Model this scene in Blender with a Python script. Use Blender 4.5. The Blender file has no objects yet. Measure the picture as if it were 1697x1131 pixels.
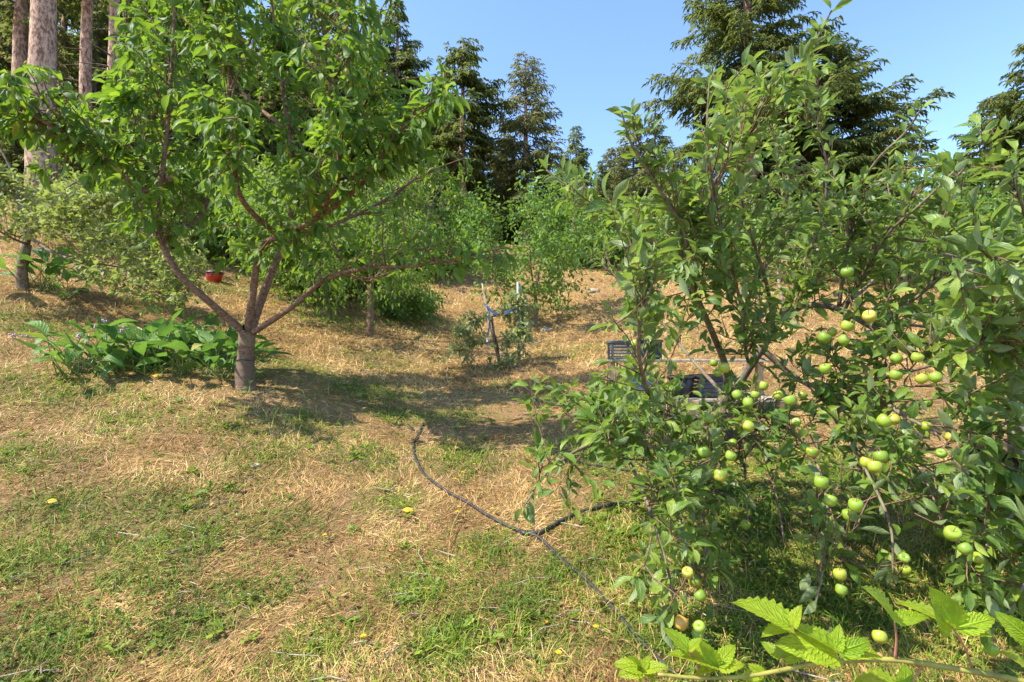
import bpy, math, numpy as np
from mathutils import Matrix, Vector
sc = bpy.context.scene
COL = sc.collection
R = math.radians

# ------------------------------------------------------------------ camera, sky, sun, exposure
CAM = np.array([0.0, 0.0, 1.6]); PITCH = R(1.5)
FWD = np.array([0, math.cos(PITCH), math.sin(PITCH)]); UP = np.array([0, -math.sin(PITCH), math.cos(PITCH)]); RT = np.array([1.0, 0, 0])
cd = bpy.data.cameras.new('camera'); cam = bpy.data.objects.new('camera', cd); COL.objects.link(cam)
cam.location = CAM; cam.rotation_euler = (R(90) + PITCH, 0, 0)
cd.lens = 18; cd.sensor_width = 36; cd.clip_start = 0.05; cd.clip_end = 3000
sc.camera = cam
SUN_TO = np.array([0.80, 0.30, -1.06]); SUN_TO = SUN_TO / np.linalg.norm(SUN_TO)
SUN_EL = math.asin(-SUN_TO[2]); SUN_AZ = math.atan2(-SUN_TO[0], -SUN_TO[1])
w = bpy.data.worlds.new('World'); sc.world = w; w.use_nodes = True
nt = w.node_tree; bg = nt.nodes['Background']
sky = nt.nodes.new('ShaderNodeTexSky'); sky.sky_type = 'NISHITA'; sky.sun_disc = False
sky.sun_elevation = SUN_EL; sky.sun_rotation = SUN_AZ; sky.air_density = 0.9; sky.dust_density = 0.5; sky.ozone_density = 4.5
nt.links.new(sky.outputs[0], bg.inputs[0]); bg.inputs[1].default_value = 0.15
sd = bpy.data.lights.new('sun', 'SUN'); so = bpy.data.objects.new('sun', sd); COL.objects.link(so)
sd.energy = 3.6; sd.angle = R(0.55); sd.color = (1.0, 0.93, 0.80)
so.rotation_euler = Vector(SUN_TO).to_track_quat('-Z', 'Y').to_euler(); so.location = (-8, 4, 14)
sc.view_settings.view_transform = 'Standard'; sc.view_settings.look = 'None'
sc.view_settings.gamma = 1.0; sc.view_settings.exposure = 1.5; sc.view_settings.use_curve_mapping = False
sc.render.engine = 'CYCLES'
sc.cycles.use_denoising = True; sc.cycles.denoiser = 'OPENIMAGEDENOISE'; sc.cycles.denoising_input_passes = 'RGB_ALBEDO_NORMAL'; sc.cycles.denoising_prefilter = 'ACCURATE'
sc.cycles.max_bounces = 10; sc.cycles.diffuse_bounces = 6; sc.cycles.transmission_bounces = 6
rng = np.random.default_rng(11)

# ------------------------------------------------------------------ numbers
def nrm(v):
    v = np.asarray(v, float); return v / np.maximum(np.linalg.norm(v, axis=-1, keepdims=True), 1e-9)
def pix(px, py, d):
    u = (px - 848.5) / 848.5; v = (565.5 - py) / 848.5
    return CAM + d * (FWD + u * RT + v * UP)
def project(p):
    q = np.asarray(p, float) - CAM; d = q @ FWD; dd = np.where(np.abs(d) < 1e-6, 1e-6, d)
    return 848.5 + 848.5 * (q @ RT) / dd, 565.5 - 848.5 * (q @ UP) / dd, d
_lat = np.random.default_rng(5).random((256, 256))
def vnoise(x, y, f=1.0):
    x = np.asarray(x, float) * f + 1000.3; y = np.asarray(y, float) * f + 1000.7
    xi = np.floor(x).astype(int); yi = np.floor(y).astype(int); fx = x - xi; fy = y - yi
    fx = fx * fx * (3 - 2 * fx); fy = fy * fy * (3 - 2 * fy)
    L = lambda a, b: _lat[a & 255, b & 255]
    return (L(xi, yi) * (1 - fx) + L(xi + 1, yi) * fx) * (1 - fy) + (L(xi, yi + 1) * (1 - fx) + L(xi + 1, yi + 1) * fx) * fy
def fbm(x, y, f): return (vnoise(x, y, f) + .5 * vnoise(x, y, f * 2.1) + .25 * vnoise(x, y, f * 4.3)) / 1.75

# ------------------------------------------------------------------ the hillside (thin-plate surface through surveyed points)
ctl = [(0,1131,2.0),(424,1131,2.0),(848,1131,2.0),(1300,1131,2.0),(1697,1131,2.0),(760,850,3.4),(300,850,3.2),(0,860,3.0),
 (700,700,5.2),(407,642,5.2),(200,645,4.9),(0,640,4.6),(700,620,7.4),(612,557,9.2),(825,602,8.2),(887,542,12.5),(740,480,15.5),
 (1000,440,18.5),(1000,550,11),(850,420,21),(200,490,8.4),(80,478,7.4),(0,520,6.4),(100,405,12.5),(20,355,15),(250,400,15),
 (355,467,11.5),(500,440,16),(1165,818,3.6),(1110,702,5.1),(1440,650,6.3),(1300,560,9),(1300,480,13.5),(1500,560,8.8),
 (1697,800,3.6),(1697,1000,2.45),(1697,610,6.8),(1600,480,12.5),(1690,440,18)]
C = np.array([pix(*c) for c in ctl])
C = np.vstack([C, [[0,-6,-.7],[-12,-6,.2],[12,-6,-.9],[-25,5,3.5],[25,5,1.5],[0,45,10.5],[-40,45,17],[40,45,9],[-20,30,11],[20,30,7.5],[0,30,8]]])
CX = C[:, :2]
def _U(r2): return np.where(r2 > 1e-12, .5 * r2 * np.log(np.maximum(r2, 1e-12)), 0)
n = len(C); K = _U(((CX[:, None] - CX[None]) ** 2).sum(-1)) + np.eye(n) * 0.25
Pm = np.hstack([np.ones((n, 1)), CX]); A = np.block([[K, Pm], [Pm.T, np.zeros((3, 3))]])
TW = np.linalg.solve(A, np.concatenate([C[:, 2], np.zeros(3)]))
def height(x, y):
    x = np.asarray(x, float); y = np.asarray(y, float)
    cx = np.clip(x, -32, 32); cy = np.clip(y, -6, 46); out = np.zeros(cx.shape); fx, fy = cx.ravel(), cy.ravel(); o = np.zeros(fx.shape)
    for i in range(0, len(fx), 40000):
        a = fx[i:i+40000]; b = fy[i:i+40000]
        o[i:i+40000] = _U((a[:, None] - CX[None, :, 0]) ** 2 + (b[:, None] - CX[None, :, 1]) ** 2) @ TW[:n] + TW[n] + TW[n+1] * a + TW[n+2] * b
    out = o.reshape(cx.shape)
    far = np.hypot(x - cx, y - cy)
    return out - .03 * far + .05 * (fbm(x, y, 1.3) - .5) + .035 * (vnoise(x, y, 4.2) - .5)
def gpt(px, py, lift=0.0):
    ds = np.concatenate([np.arange(1.4, 12, .02), np.arange(12, 45, .1)])
    p = pix(px, py, 1.0) - CAM; P = CAM + ds[:, None] * p[None]
    below = P[:, 2] < height(P[:, 0], P[:, 1])
    i = int(np.argmax(below)) if below.any() else len(ds) - 1
    q = P[i].copy(); q[2] = float(height(q[0], q[1])) + lift; return q
def onground(x, y, lift=0.0): return np.array([x, y, float(height(x, y)) + lift])

# ------------------------------------------------------------------ mesh helpers
class Acc:
    """collects vertices and faces, then links them as ONE mesh object"""
    def __init__(s): s.v = []; s.f = []; s.n = 0
    def add(s, v, f):
        s.v.append(np.asarray(v, float)); s.f += [[i + s.n for i in q] for q in f]; s.n += len(v)
    def mesh(s, name, mat, origin=(0, 0, 0), smooth=True):
        me = bpy.data.meshes.new(name); me.from_pydata((np.vstack(s.v) - np.asarray(origin)).tolist(), [], s.f)
        if smooth: me.polygons.foreach_set('use_smooth', [True] * len(me.polygons))
        if mat: me.materials.append(mat)
        me.update(); return me
def link(name, me, parent=None, loc=None, **props):
    o = bpy.data.objects.new(name, me); COL.objects.link(o)
    if parent: o.parent = parent
    if loc is not None: o.location = [float(c) for c in loc]
    for k, v in props.items(): o[k] = v
    return o
def thing(name, label, cat, loc, group=None, rotz=0.0):
    o = link(name, None, None, loc); o['label'] = label; o['category'] = cat; o.rotation_euler.z = rotz
    if group: o['group'] = group
    o.empty_display_size = .1; return o
def catmull(pts, per=6):
    p = np.asarray(pts, float); 
    if len(p) < 3:
        t = np.linspace(0, 1, per + 1)[:, None]; return p[0] * (1 - t) + p[-1] * t
    q = np.vstack([2 * p[0] - p[1], p, 2 * p[-1] - p[-2]]); out = []
    for i in range(1, len(q) - 2):
        for t in np.linspace(0, 1, per, endpoint=False):
            a, b, c, d = q[i-1], q[i], q[i+1], q[i+2]
            out.append(.5 * (2*b + (c-a)*t + (2*a-5*b+4*c-d)*t*t + (3*b-a-3*c+d)*t**3))
    out.append(p[-1]); return np.array(out)
def tube(acc, pts, radii, sides=6, cap=True):
    pts = np.asarray(pts, float); m = len(pts); radii = np.broadcast_to(np.asarray(radii, float), (m,))
    t = nrm(np.gradient(pts, axis=0)); a = np.array([0.31, 0.17, .93])
    x = nrm(np.cross(t, np.where(np.abs(t @ a)[:, None] > .95, np.array([[1., 0, 0]]), a[None]))); y = np.cross(t, x)
    an = np.arange(sides) * 2 * math.pi / sides
    ring = pts[:, None] + radii[:, None, None] * (np.cos(an)[None, :, None] * x[:, None] + np.sin(an)[None, :, None] * y[:, None])
    f = [[i*sides + j, i*sides + (j+1) % sides, (i+1)*sides + (j+1) % sides, (i+1)*sides + j] for i in range(m-1) for j in range(sides)]
    if cap: f += [list(range(sides))[::-1], [(m-1)*sides + j for j in range(sides)]]
    acc.add(ring.reshape(-1, 3), f)
def box(acc, c, s, rz=0.0, bev=0.004):
    cx = np.array([[i, j, k] for k in (-1, 1) for i, j in ((-1, -1), (1, -1), (1, 1), (-1, 1))], float) * np.asarray(s) / 2
    b = min(bev, min(s) * .3); V = []; 
    # chamfered box: 24 vertices
    for v in cx:
        sg = np.sign(v)
        for ax in range(3):
            q = v - sg * b; q[ax] = v[ax]; V.append(q)
    V = np.array(V); F = []
    for ax in range(3):
        for sgn in (-1, 1):
            ids = [i for i in range(8) if np.sign(cx[i][ax]) == sgn]; u, w_ = [(1, 2), (2, 0), (0, 1)][ax]
            ids.sort(key=lambda i: math.atan2(cx[i][w_], cx[i][u])); 
            if sgn < 0: ids = ids[::-1]
            F.append([i * 3 + ax for i in ids])
    for i in range(8):
        for j in range(i + 1, 8):
            df = [k for k in range(3) if np.sign(cx[i][k]) != np.sign(cx[j][k])]
            if len(df) == 1:
                a, b2 = [k for k in range(3) if k != df[0]]; F.append([i*3+a, i*3+b2, j*3+b2, j*3+a])
        F.append([i*3, i*3+1, i*3+2])
    c_, s_ = math.cos(rz), math.sin(rz)
    V = V @ np.array([[c_, s_, 0], [-s_, c_, 0], [0, 0, 1]]) + np.asarray(c, float); acc.add(V, F)
def part(name, acc, mat, parent, origin, smooth=True, **props):
    return link(name, acc.mesh(name, mat, origin, smooth), parent, **props)

# leaf templates --------------------------------------------------------------------------------------
class Leaf:
    def __init__(s, prof, fold=.35, droop=.6, twist=0.0, wave=0.0, serr=0.0, pleat=0.0, stalk=0.12):
        """prof: half-widths from base to tip (base and tip excluded); unit length along +Y, face +Z"""
        m = len(prof); V = [(0, 0, 0)]; uv = [(.5, 0)]; rows = []; 
        th = 0.0; y = 0.0; z = 0.0; ts = np.linspace(0, 1, m + 2); ys = [0]; zs = [0]; ths = [0]
        for i in range(1, m + 2):
            dt = ts[i] - ts[i-1]; th = -droop * (ts[i] - .25); y += math.cos(th) * dt; z += math.sin(th) * dt; ys.append(y); zs.append(z); ths.append(th)
        ys = [stalk + q * (1 - stalk) for q in ys]
        V.append((0, ys[0], 0)); uv.append((.5, 0.0))
        for i in range(1, m + 1):
            h = prof[i-1]; h2 = h * (1 + serr * (1 if i % 2 else -1)); tw = twist * ts[i]; pl = pleat * (1 if i % 2 else -1)
            for sd_ in (-1, 0, 1):
                a = fold + wave * math.sin(ts[i] * 9 + sd_ * 1.3)
                x = sd_ * h2 * math.cos(a); zz = abs(sd_) * h * math.sin(a) + (pl * h if sd_ else 0)
                yy = abs(sd_) * (-serr * h * .6)
                x, zz = x * math.cos(tw) - zz * math.sin(tw), x * math.sin(tw) + zz * math.cos(tw)
                V.append((x, ys[i] + yy + zz * -math.sin(ths[i]), zs[i] + zz * math.cos(ths[i]))); uv.append((.5 + .5 * sd_, ts[i]))
        V.append((0, ys[-1], zs[-1])); uv.append((.5, 1)); T = len(V) - 1; r = lambda i, k: 2 + 3 * (i - 1) + k
        F = [(1, r(1, 1), r(1, 0)), (1, r(1, 2), r(1, 1))]
        for i in range(1, m):
            F += [(r(i, 0), r(i, 1), r(i+1, 1)), (r(i, 0), r(i+1, 1), r(i+1, 0)), (r(i, 1), r(i, 2), r(i+1, 2)), (r(i, 1), r(i+1, 2), r(i+1, 1))]
        F += [(r(m, 0), r(m, 1), T), (r(m, 1), r(m, 2), T)]
        if stalk > 0.01:   # petiole: a thin fin
            k = len(V); V += [(-.012, 0, 0), (.012, 0, 0)]; uv += [(.5, 0), (.5, 0)]; F += [(k, k+1, 1)]
        s.V = np.array(V); s.F = np.array([f for f in F]); s.uv = np.array(uv); s._me = {}
    def mesh(s, name, mat):
        if mat.name not in s._me:
            me = bpy.data.meshes.new(name); me.from_pydata(s.V.tolist(), [], s.F.tolist())
            u = me.uv_layers.new(name='UVMap'); u.data.foreach_set('uv', s.uv[s.F.ravel()].ravel())
            me.polygons.foreach_set('use_smooth', [True] * len(s.F)); me.materials.append(mat); me.update(); s._me[mat.name] = me
        return s._me[mat.name]
def frames(d, up):
    d = nrm(d); z = nrm(up - (up * d).sum(-1, keepdims=True) * d); x = np.cross(d, z)
    return np.stack([x, d, z], -1)            # columns
def raw_mesh(name, V, F, mat, uv=None, rnd=None, smooth=True):
    """V (n,3), F (m,3) triangles; rnd per-face"""
    me = bpy.data.meshes.new(name); m = len(F)
    me.vertices.add(len(V)); me.vertices.foreach_set('co', V.astype(np.float32).ravel())
    me.loops.add(m * 3); me.loops.foreach_set('vertex_index', F.astype(np.int32).ravel())
    me.polygons.add(m); me.polygons.foreach_set('loop_start', np.arange(0, 3*m, 3, dtype=np.int32)); 
    me.polygons.foreach_set('loop_total', np.full(m, 3, dtype=np.int32))
    if smooth: me.polygons.foreach_set('use_smooth', np.ones(m, dtype=bool))
    if uv is not None:
        u = me.uv_layers.new(name='UVMap'); u.data.foreach_set('uv', uv[F.ravel()].astype(np.float32).ravel())
    if rnd is not None:
        a = me.attributes.new('rnd', 'FLOAT', 'FACE'); a.data.foreach_set('value', rnd.astype(np.float32))
    me.materials.append(mat); me.update(calc_edges=True); me.validate(); return me
def scatter_mesh(name, templates, pos, fr, size, mat, r=None, origin=(0, 0, 0)):
    """joins copies of leaf templates into one mesh"""
    r = r or rng; N = len(pos); idx = r.integers(0, len(templates), N); VV = []; FF = []; UV = []; RN = []; off = 0; rv = r.random(N)
    size = np.broadcast_to(np.asarray(size, float).reshape(-1, 1) if np.ndim(size) < 2 else size, (N, 3))
    for k, T in enumerate(templates):
        m = np.where(idx == k)[0]
        if not len(m): continue
        v = np.einsum('nij,nvj->nvi', fr[m], T.V[None] * size[m][:, None]) + pos[m][:, None]
        VV.append(v.reshape(-1, 3)); nv = len(T.V)
        FF.append((T.F[None] + (np.arange(len(m)) * nv)[:, None, None] + off).reshape(-1, 3)); off += nv * len(m)
        UV.append(np.tile(T.uv, (len(m), 1))); RN.append(np.repeat(rv[m], len(T.F)))
    return raw_mesh(name, np.vstack(VV) - np.asarray(origin), np.vstack(FF), mat, np.vstack(UV), np.concatenate(RN))
def leaf_objects(name, templates, pos, fr, size, mat, parent, origin, r=None):
    r = r or rng
    for i in range(len(pos)):
        T = templates[r.integers(0, len(templates))]
        o = bpy.data.objects.new(name, T.mesh(name, mat)); COL.objects.link(o); o.parent = parent
        M = np.eye(4); M[:3, :3] = fr[i] * np.asarray(size[i]); M[:3, 3] = pos[i] - np.asarray(origin)
        o.matrix_local = Matrix(M.tolist())

# ------------------------------------------------------------------ materials
class NT:
    def __init__(s, name):
        s.m = bpy.data.materials.new(name); s.m.use_nodes = True; s.t = s.m.node_tree; s.t.nodes.clear(); s.out = s.n('OutputMaterial')
    def n(s, typ, **kw):
        q = s.t.nodes.new('ShaderNode' + typ)
        for k, v in kw.items(): setattr(q, k, v)
        return q
    def l(s, a, b): s.t.links.new(a, b)
    def math(s, op, a, b=None, c=None):
        q = s.n('Math', operation=op)
        for i, v in enumerate((a, b, c)):
            if v is None: continue
            if isinstance(v, (int, float)): q.inputs[i].default_value = v
            else: s.l(v, q.inputs[i])
        return q.outputs[0]
    def ramp(s, f, stops):
        q = s.n('ValToRGB'); e = q.color_ramp.elements
        while len(e) < len(stops): e.new(.5)
        for i, (p, c) in enumerate(stops): e[i].position = p; e[i].color = (*c, 1)
        s.l(f, q.inputs[0]); return q.outputs[0]
    def mix(s, f, a, b, mode='MIX'):
        q = s.n('Mix', data_type='RGBA', blend_type=mode)
        for i, v in ((0, f), (6, a), (7, b)):
            if isinstance(v, (int, float)): q.inputs[i].default_value = v
            elif isinstance(v, tuple): q.inputs[i].default_value = (*v, 1)
            else: s.l(v, q.inputs[i])
        return q.outputs[2]
    def noise(s, scale, detail=4, rough=.6, vec=None, dim='3D'):
        q = s.n('TexNoise'); q.inputs['Scale'].default_value = scale; q.inputs['Detail'].default_value = detail; q.inputs['Roughness'].default_value = rough
        if vec is not None: s.l(vec, q.inputs['Vector'])
        return q.outputs['Fac']
    def bump(s, h, strength, dist):
        q = s.n('Bump'); q.inputs['Strength'].default_value = strength; q.inputs['Distance'].default_value = dist; s.l(h, q.inputs['Height']); return q.outputs[0]
    def principled(s, color, rough=.6, normal=None, spec=.5, metal=0.0):
        q = s.n('BsdfPrincipled'); q.inputs['Roughness'].default_value = rough; q.inputs['Specular IOR Level'].default_value = spec; q.inputs['Metallic'].default_value = metal
        if isinstance(color, tuple): q.inputs['Base Color'].default_value = (*color, 1)
        else: s.l(color, q.inputs['Base Color'])
        if normal is not None: s.l(normal, q.inputs['Normal'])
        return q
    def done(s, sh): s.l(sh, s.out.inputs[0]); return s.m
def rnd_value(t):
    a = t.n('Attribute', attribute_name='rnd'); o = t.n('ObjectInfo')
    own = t.math('LESS_THAN', a.outputs['Fac'], 1e-6)          # single leaves carry no attribute and use their object's own value
    return t.math('ADD', a.outputs['Fac'], t.math('MULTIPLY', own, o.outputs['Random']))
def leaf_mat(name, stops, under, trans, tfac=.35, rough=.42, veins=8.0, vein_amt=.35, spec=.45, bump=.4):
    t = NT(name); r = rnd_value(t); c = t.ramp(r, stops)
    uv = t.n('UVMap'); sp = t.n('SeparateXYZ'); t.l(uv.outputs[0], sp.inputs[0])
    u = t.math('ABSOLUTE', t.math('SUBTRACT', sp.outputs[0], .5))
    mid = t.math('SUBTRACT', 1.0, t.math('MINIMUM', t.math('MULTIPLY', u, 14.0), 1.0))
    ph = t.math('MULTIPLY', t.math('SUBTRACT', sp.outputs[1], t.math('MULTIPLY', u, .55)), veins)
    side = t.math('POWER', t.math('ABSOLUTE', t.math('COSINE', t.math('MULTIPLY', ph, math.pi))), 8.0)
    v = t.math('MAXIMUM', mid, t.math('MULTIPLY', side, .6))
    c = t.mix(t.math('MULTIPLY', v, vein_amt), c, tuple(min(1, k * 1.9 + .03) for k in stops[len(stops)//2][1]))
    mo = t.noise(5.0, 4, .65, t.n('TexCoord').outputs['Object']); c = t.mix(1.0, c, t.ramp(mo, [(.3, (.62, .66, .6)), (.7, (1.25, 1.2, 1.1))]), 'MULTIPLY')
    g = t.n('NewGeometry'); c2 = t.mix(g.outputs['Backfacing'], c, under)
    nb = t.bump(v, bump, .004)
    p = t.principled(c2, rough, nb, spec); tr = t.n('BsdfTranslucent'); t.l(t.mix(.5, c, trans, 'MIX'), tr.inputs[0])
    m = t.n('MixShader'); m.inputs[0].default_value = tfac; t.l(p.outputs[0], m.inputs[1]); t.l(tr.outputs[0], m.inputs[2]); return t.done(m.outputs[0])
M = {}
M['cherry'] = leaf_mat('cherry_leaf', [(0, (.028, .08, .012)), (.35, (.055, .135, .014)), (.75, (.12, .22, .02)), (.975, (.21, .32, .03)), (.985, (.45, .33, .03))], (.13, .22, .055), (.36, .56, .03), .45, .5, 9, spec=.35)
M['apple'] = leaf_mat('apple_leaf', [(0, (.055, .12, .025)), (.4, (.10, .185, .03)), (.8, (.17, .26, .035)), (1, (.27, .35, .05))], (.23, .30, .13), (.36, .52, .05), .42, .40, 7)
M['pale'] = leaf_mat('pale_leaf', [(0, (.10, .16, .03)), (.5, (.20, .26, .05)), (1, (.33, .37, .09))], (.26, .31, .12), (.45, .55, .09), .42, .5, 6)
M['lime'] = leaf_mat('lime_leaf', [(0, (.055, .14, .02)), (.5, (.10, .21, .025)), (1, (.16, .28, .04))], (.13, .22, .06), (.32, .52, .04), .42, .45, 6)
M['sapling'] = leaf_mat('sapling_leaf', [(0, (.14, .20, .06)), (.6, (.26, .32, .12)), (1, (.32, .36, .16))], (.3, .34, .18), (.4, .46, .12), .35, .4, 6)
M['bramble'] = leaf_mat('bramble_leaf', [(0, (.22, .38, .02)), (.5, (.32, .47, .025)), (1, (.40, .52, .03))], (.32, .42, .09), (.72, .86, .05), .5, .45, 11, .5, bump=1.0)
M['comfrey'] = leaf_mat('comfrey_leaf', [(0, (.045, .12, .025)), (.5, (.085, .19, .03)), (.96, (.16, .28, .05)), (.99, (.4, .36, .05))], (.12, .21, .07), (.24, .48, .04), .36, .5, 9, .45, bump=.9)
M['weed'] = leaf_mat('weed_leaf', [(0, (.07, .14, .02)), (.5, (.14, .22, .025)), (.9, (.24, .31, .03)), (1, (.36, .38, .05))], (.12, .2, .05), (.3, .5, .04), .33, .5, 5)
M['clover'] = leaf_mat('clover_leaf', [(0, (.06, .13, .02)), (.5, (.12, .20, .025)), (1, (.24, .31, .04))], (.1, .18, .05), (.28, .48, .04), .33, .5, 3, .15)
def blade_mat(name, stops, tfac=.25, trans=None):
    t = NT(name); c = t.ramp(rnd_value(t), stops); p = t.principled(c, .6, None, .25); tr = t.n('BsdfTranslucent'); t.l(t.mix(.6, c, trans) if trans else c, tr.inputs[0])
    m = t.n('MixShader'); m.inputs[0].default_value = tfac; t.l(p.outputs[0], m.inputs[1]); t.l(tr.outputs[0], m.inputs[2]); return t.done(m.outputs[0])
M['straw'] = blade_mat('dry_straw', [(0, (.09, .045, .02)), (.22, (.28, .155, .055)), (.45, (.51, .325, .12)), (.75, (.68, .465, .185)), (1, (.86, .67, .36))])
M['green_grass'] = blade_mat('green_grass', [(0, (.045, .10, .015)), (.35, (.11, .205, .018)), (.75, (.26, .33, .03)), (1, (.46, .42, .08))], .35)
M['needle'] = blade_mat('fir_needles', [(0, (.035, .07, .02)), (.5, (.085, .13, .03)), (.85, (.16, .19, .045)), (1, (.24, .20, .07))], .5, (.26, .30, .06))
M['needle_olive'] = blade_mat('olive_needles', [(0, (.05, .07, .025)), (.5, (.11, .13, .04)), (.9, (.20, .20, .06)), (1, (.27, .22, .09))], .5, (.30, .30, .08))
def bark_mat(name, a, b, scale=18, stretch=.25, bump=.6, c=None, lo=.38, hi=.62):
    t = NT(name); tc = t.n('TexCoord'); mp = t.n('Mapping'); mp.inputs['Scale'].default_value = (1, 1, stretch); t.l(tc.outputs['Object'], mp.inputs[0])
    n1 = t.noise(scale, 6, .7, mp.outputs[0]); n2 = t.noise(scale * .25, 3, .5, tc.outputs['Object'])
    col = t.ramp(n1, [(lo, a), (hi, b)])
    if c: col = t.mix(t.ramp(n2, [(.5, (0, 0, 0)), (.62, (1, 1, 1))]), col, c)
    p = t.principled(col, .85, t.bump(n1, bump, .02), .2); return t.done(p.outputs[0])
M['cherry_bark'] = bark_mat('cherry_bark', (.10, .055, .035), (.27, .165, .105), 30, 1.6, .5)
M['cherry_trunk'] = bark_mat('cherry_trunk_bark', (.09, .05, .032), (.28, .175, .11), 40, 1.4, .6, (.20, .15, .09))
M['apple_bark'] = bark_mat('apple_bark', (.09, .06, .045), (.26, .19, .14), 40, .6, .5, (.2, .19, .12))
M['twig'] = bark_mat('twig_bark', (.10, .055, .035), (.22, .14, .09), 60, .5, .2)
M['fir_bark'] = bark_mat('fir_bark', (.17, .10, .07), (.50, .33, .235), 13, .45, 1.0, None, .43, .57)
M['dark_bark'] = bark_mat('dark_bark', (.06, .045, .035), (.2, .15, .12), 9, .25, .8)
M['grey_wood'] = bark_mat('weathered_wood', (.22, .18, .14), (.46, .39, .31), 22, .15, .4)
M['red_wood'] = bark_mat('stained_wood', (.03, .014, .012), (.075, .035, .028), 20, .15, .4)
M['tan_wood'] = bark_mat('sawn_wood', (.36, .24, .14), (.55, .40, .25), 16, .15, .3)
def plain(name, c, rough=.5, spec=.5, var=.15, scale=30, metal=0.0, bump=.1):
    t = NT(name); tc = t.n('TexCoord'); nn = t.noise(scale, 4, .6, tc.outputs['Object'])
    col = t.ramp(nn, [(.3, tuple(k * (1 - var) for k in c)), (.7, tuple(min(1, k * (1 + var)) for k in c))])
    return t.done(t.principled(col, rough, t.bump(nn, bump, .004), spec, metal).outputs[0])
M['black_plastic'] = plain('black_plastic', (.028, .028, .03), .45, .5, .35)
M['grey_plastic'] = plain('dusty_grey_plastic', (.10, .11, .12), .55, .4, .3)
M['blue_plastic'] = plain('blue_plastic', (.03, .10, .32), .45, .5, .2)
M['navy_plastic'] = plain('navy_plastic', (.03, .036, .055), .4, .5, .25)
M['hose'] = plain('black_hose', (.035, .034, .033), .6, .35, .7, 25)
M['red_plastic'] = plain('red_plastic', (.55, .045, .03), .5, .4, .15)
M['blue_tape'] = plain('blue_tape', (.08, .16, .36), .5, .4, .2)
M['white_plastic'] = plain('white_plastic', (.72, .72, .70), .5, .4, .08)
M['metal'] = plain('galvanised_metal', (.34, .35, .36), .6, .4, .3, 40, .3)
M['stone'] = plain('pale_stone', (.34, .28, .20), .9, .2, .3, 20, 0, .8)
M['yellow'] = plain('yellow_petals', (.80, .55, .02), .6, .3, .15)
M['pink'] = plain('pale_pink_petals', (.42, .26, .38), .6, .3, .15)
M['litter'] = leaf_mat('leaf_litter', [(0, (.12, .06, .03)), (.5, (.26, .15, .07)), (.9, (.42, .28, .13)), (1, (.5, .38, .1))], (.3, .2, .11), (.3, .18, .08), .15, .7, 5, .2)
M['yellow_leaf'] = leaf_mat('yellow_leaf', [(0, (.68, .42, .03)), (.5, (.75, .50, .04)), (1, (.8, .55, .06))], (.6, .42, .08), (.8, .55, .05), .25, .5, 7, .2)
M['cane'] = plain('bramble_cane', (.26, .24, .05), .5, .4, .35, 25)
M['red_stalk'] = plain('red_stalk', (.42, .17, .12), .5, .4, .2)
M['green_stem'] = plain('green_stem', (.16, .24, .06), .5, .4, .2)
def guard_mat():
    t = NT('trunk_guard'); tc = t.n('TexCoord'); sp = t.n('SeparateXYZ'); t.l(tc.outputs['Object'], sp.inputs[0])
    ln = t.math('POWER', t.math('ABSOLUTE', t.math('SINE', t.math('MULTIPLY', sp.outputs[2], 260))), 4.0)
    nn = t.noise(30, 4, .6, tc.outputs['Object']); a = t.ramp(nn, [(.3, (.09, .06, .035)), (.7, (.16, .095, .055))])
    return t.done(t.principled(t.mix(ln, a, (.19, .125, .075)), .7, t.bump(ln, .5, .006)).outputs[0])
M['guard'] = guard_mat()
def apple_mat():
    t = NT('apple_skin'); tc = t.n('TexCoord'); o = t.n('ObjectInfo'); nn = t.noise(3.0, 2, .5, tc.outputs['Object'])
    c = t.ramp(t.math('FRACT', t.math('ADD', t.math('MULTIPLY', nn, .35), o.outputs['Random'])), [(0, (.13, .23, .018)), (.6, (.21, .32, .025)), (.92, (.30, .34, .03)), (1, (.40, .26, .04))])
    c = t.mix(t.ramp(t.noise(7, 4, .6, tc.outputs['Object']), [(.58, (0, 0, 0)), (.75, (.55, .55, .55))]), c, (.30, .26, .05))
    c = t.mix(t.ramp(t.noise(90, 1, .4, tc.outputs['Object']), [(.66, (0, 0, 0)), (.72, (.6, .6, .6))]), c, (.5, .55, .2))
    p = t.principled(c, .32, None, .5); p.inputs['Subsurface Weight'].default_value = .12; p.inputs['Subsurface Radius'].default_value = (.02, .02, .005); return t.done(p.outputs[0])
M['apple_fruit'] = apple_mat()
def blush_mat():
    t = NT('blushed_apple_skin'); tc = t.n('TexCoord'); nn = t.noise(22, 3, .5, tc.outputs['Object'])
    return t.done(t.principled(t.ramp(nn, [(.35, (.50, .45, .05)), (.6, (.62, .22, .06))]), .32).outputs[0])
M['apple_blush'] = blush_mat()
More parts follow.
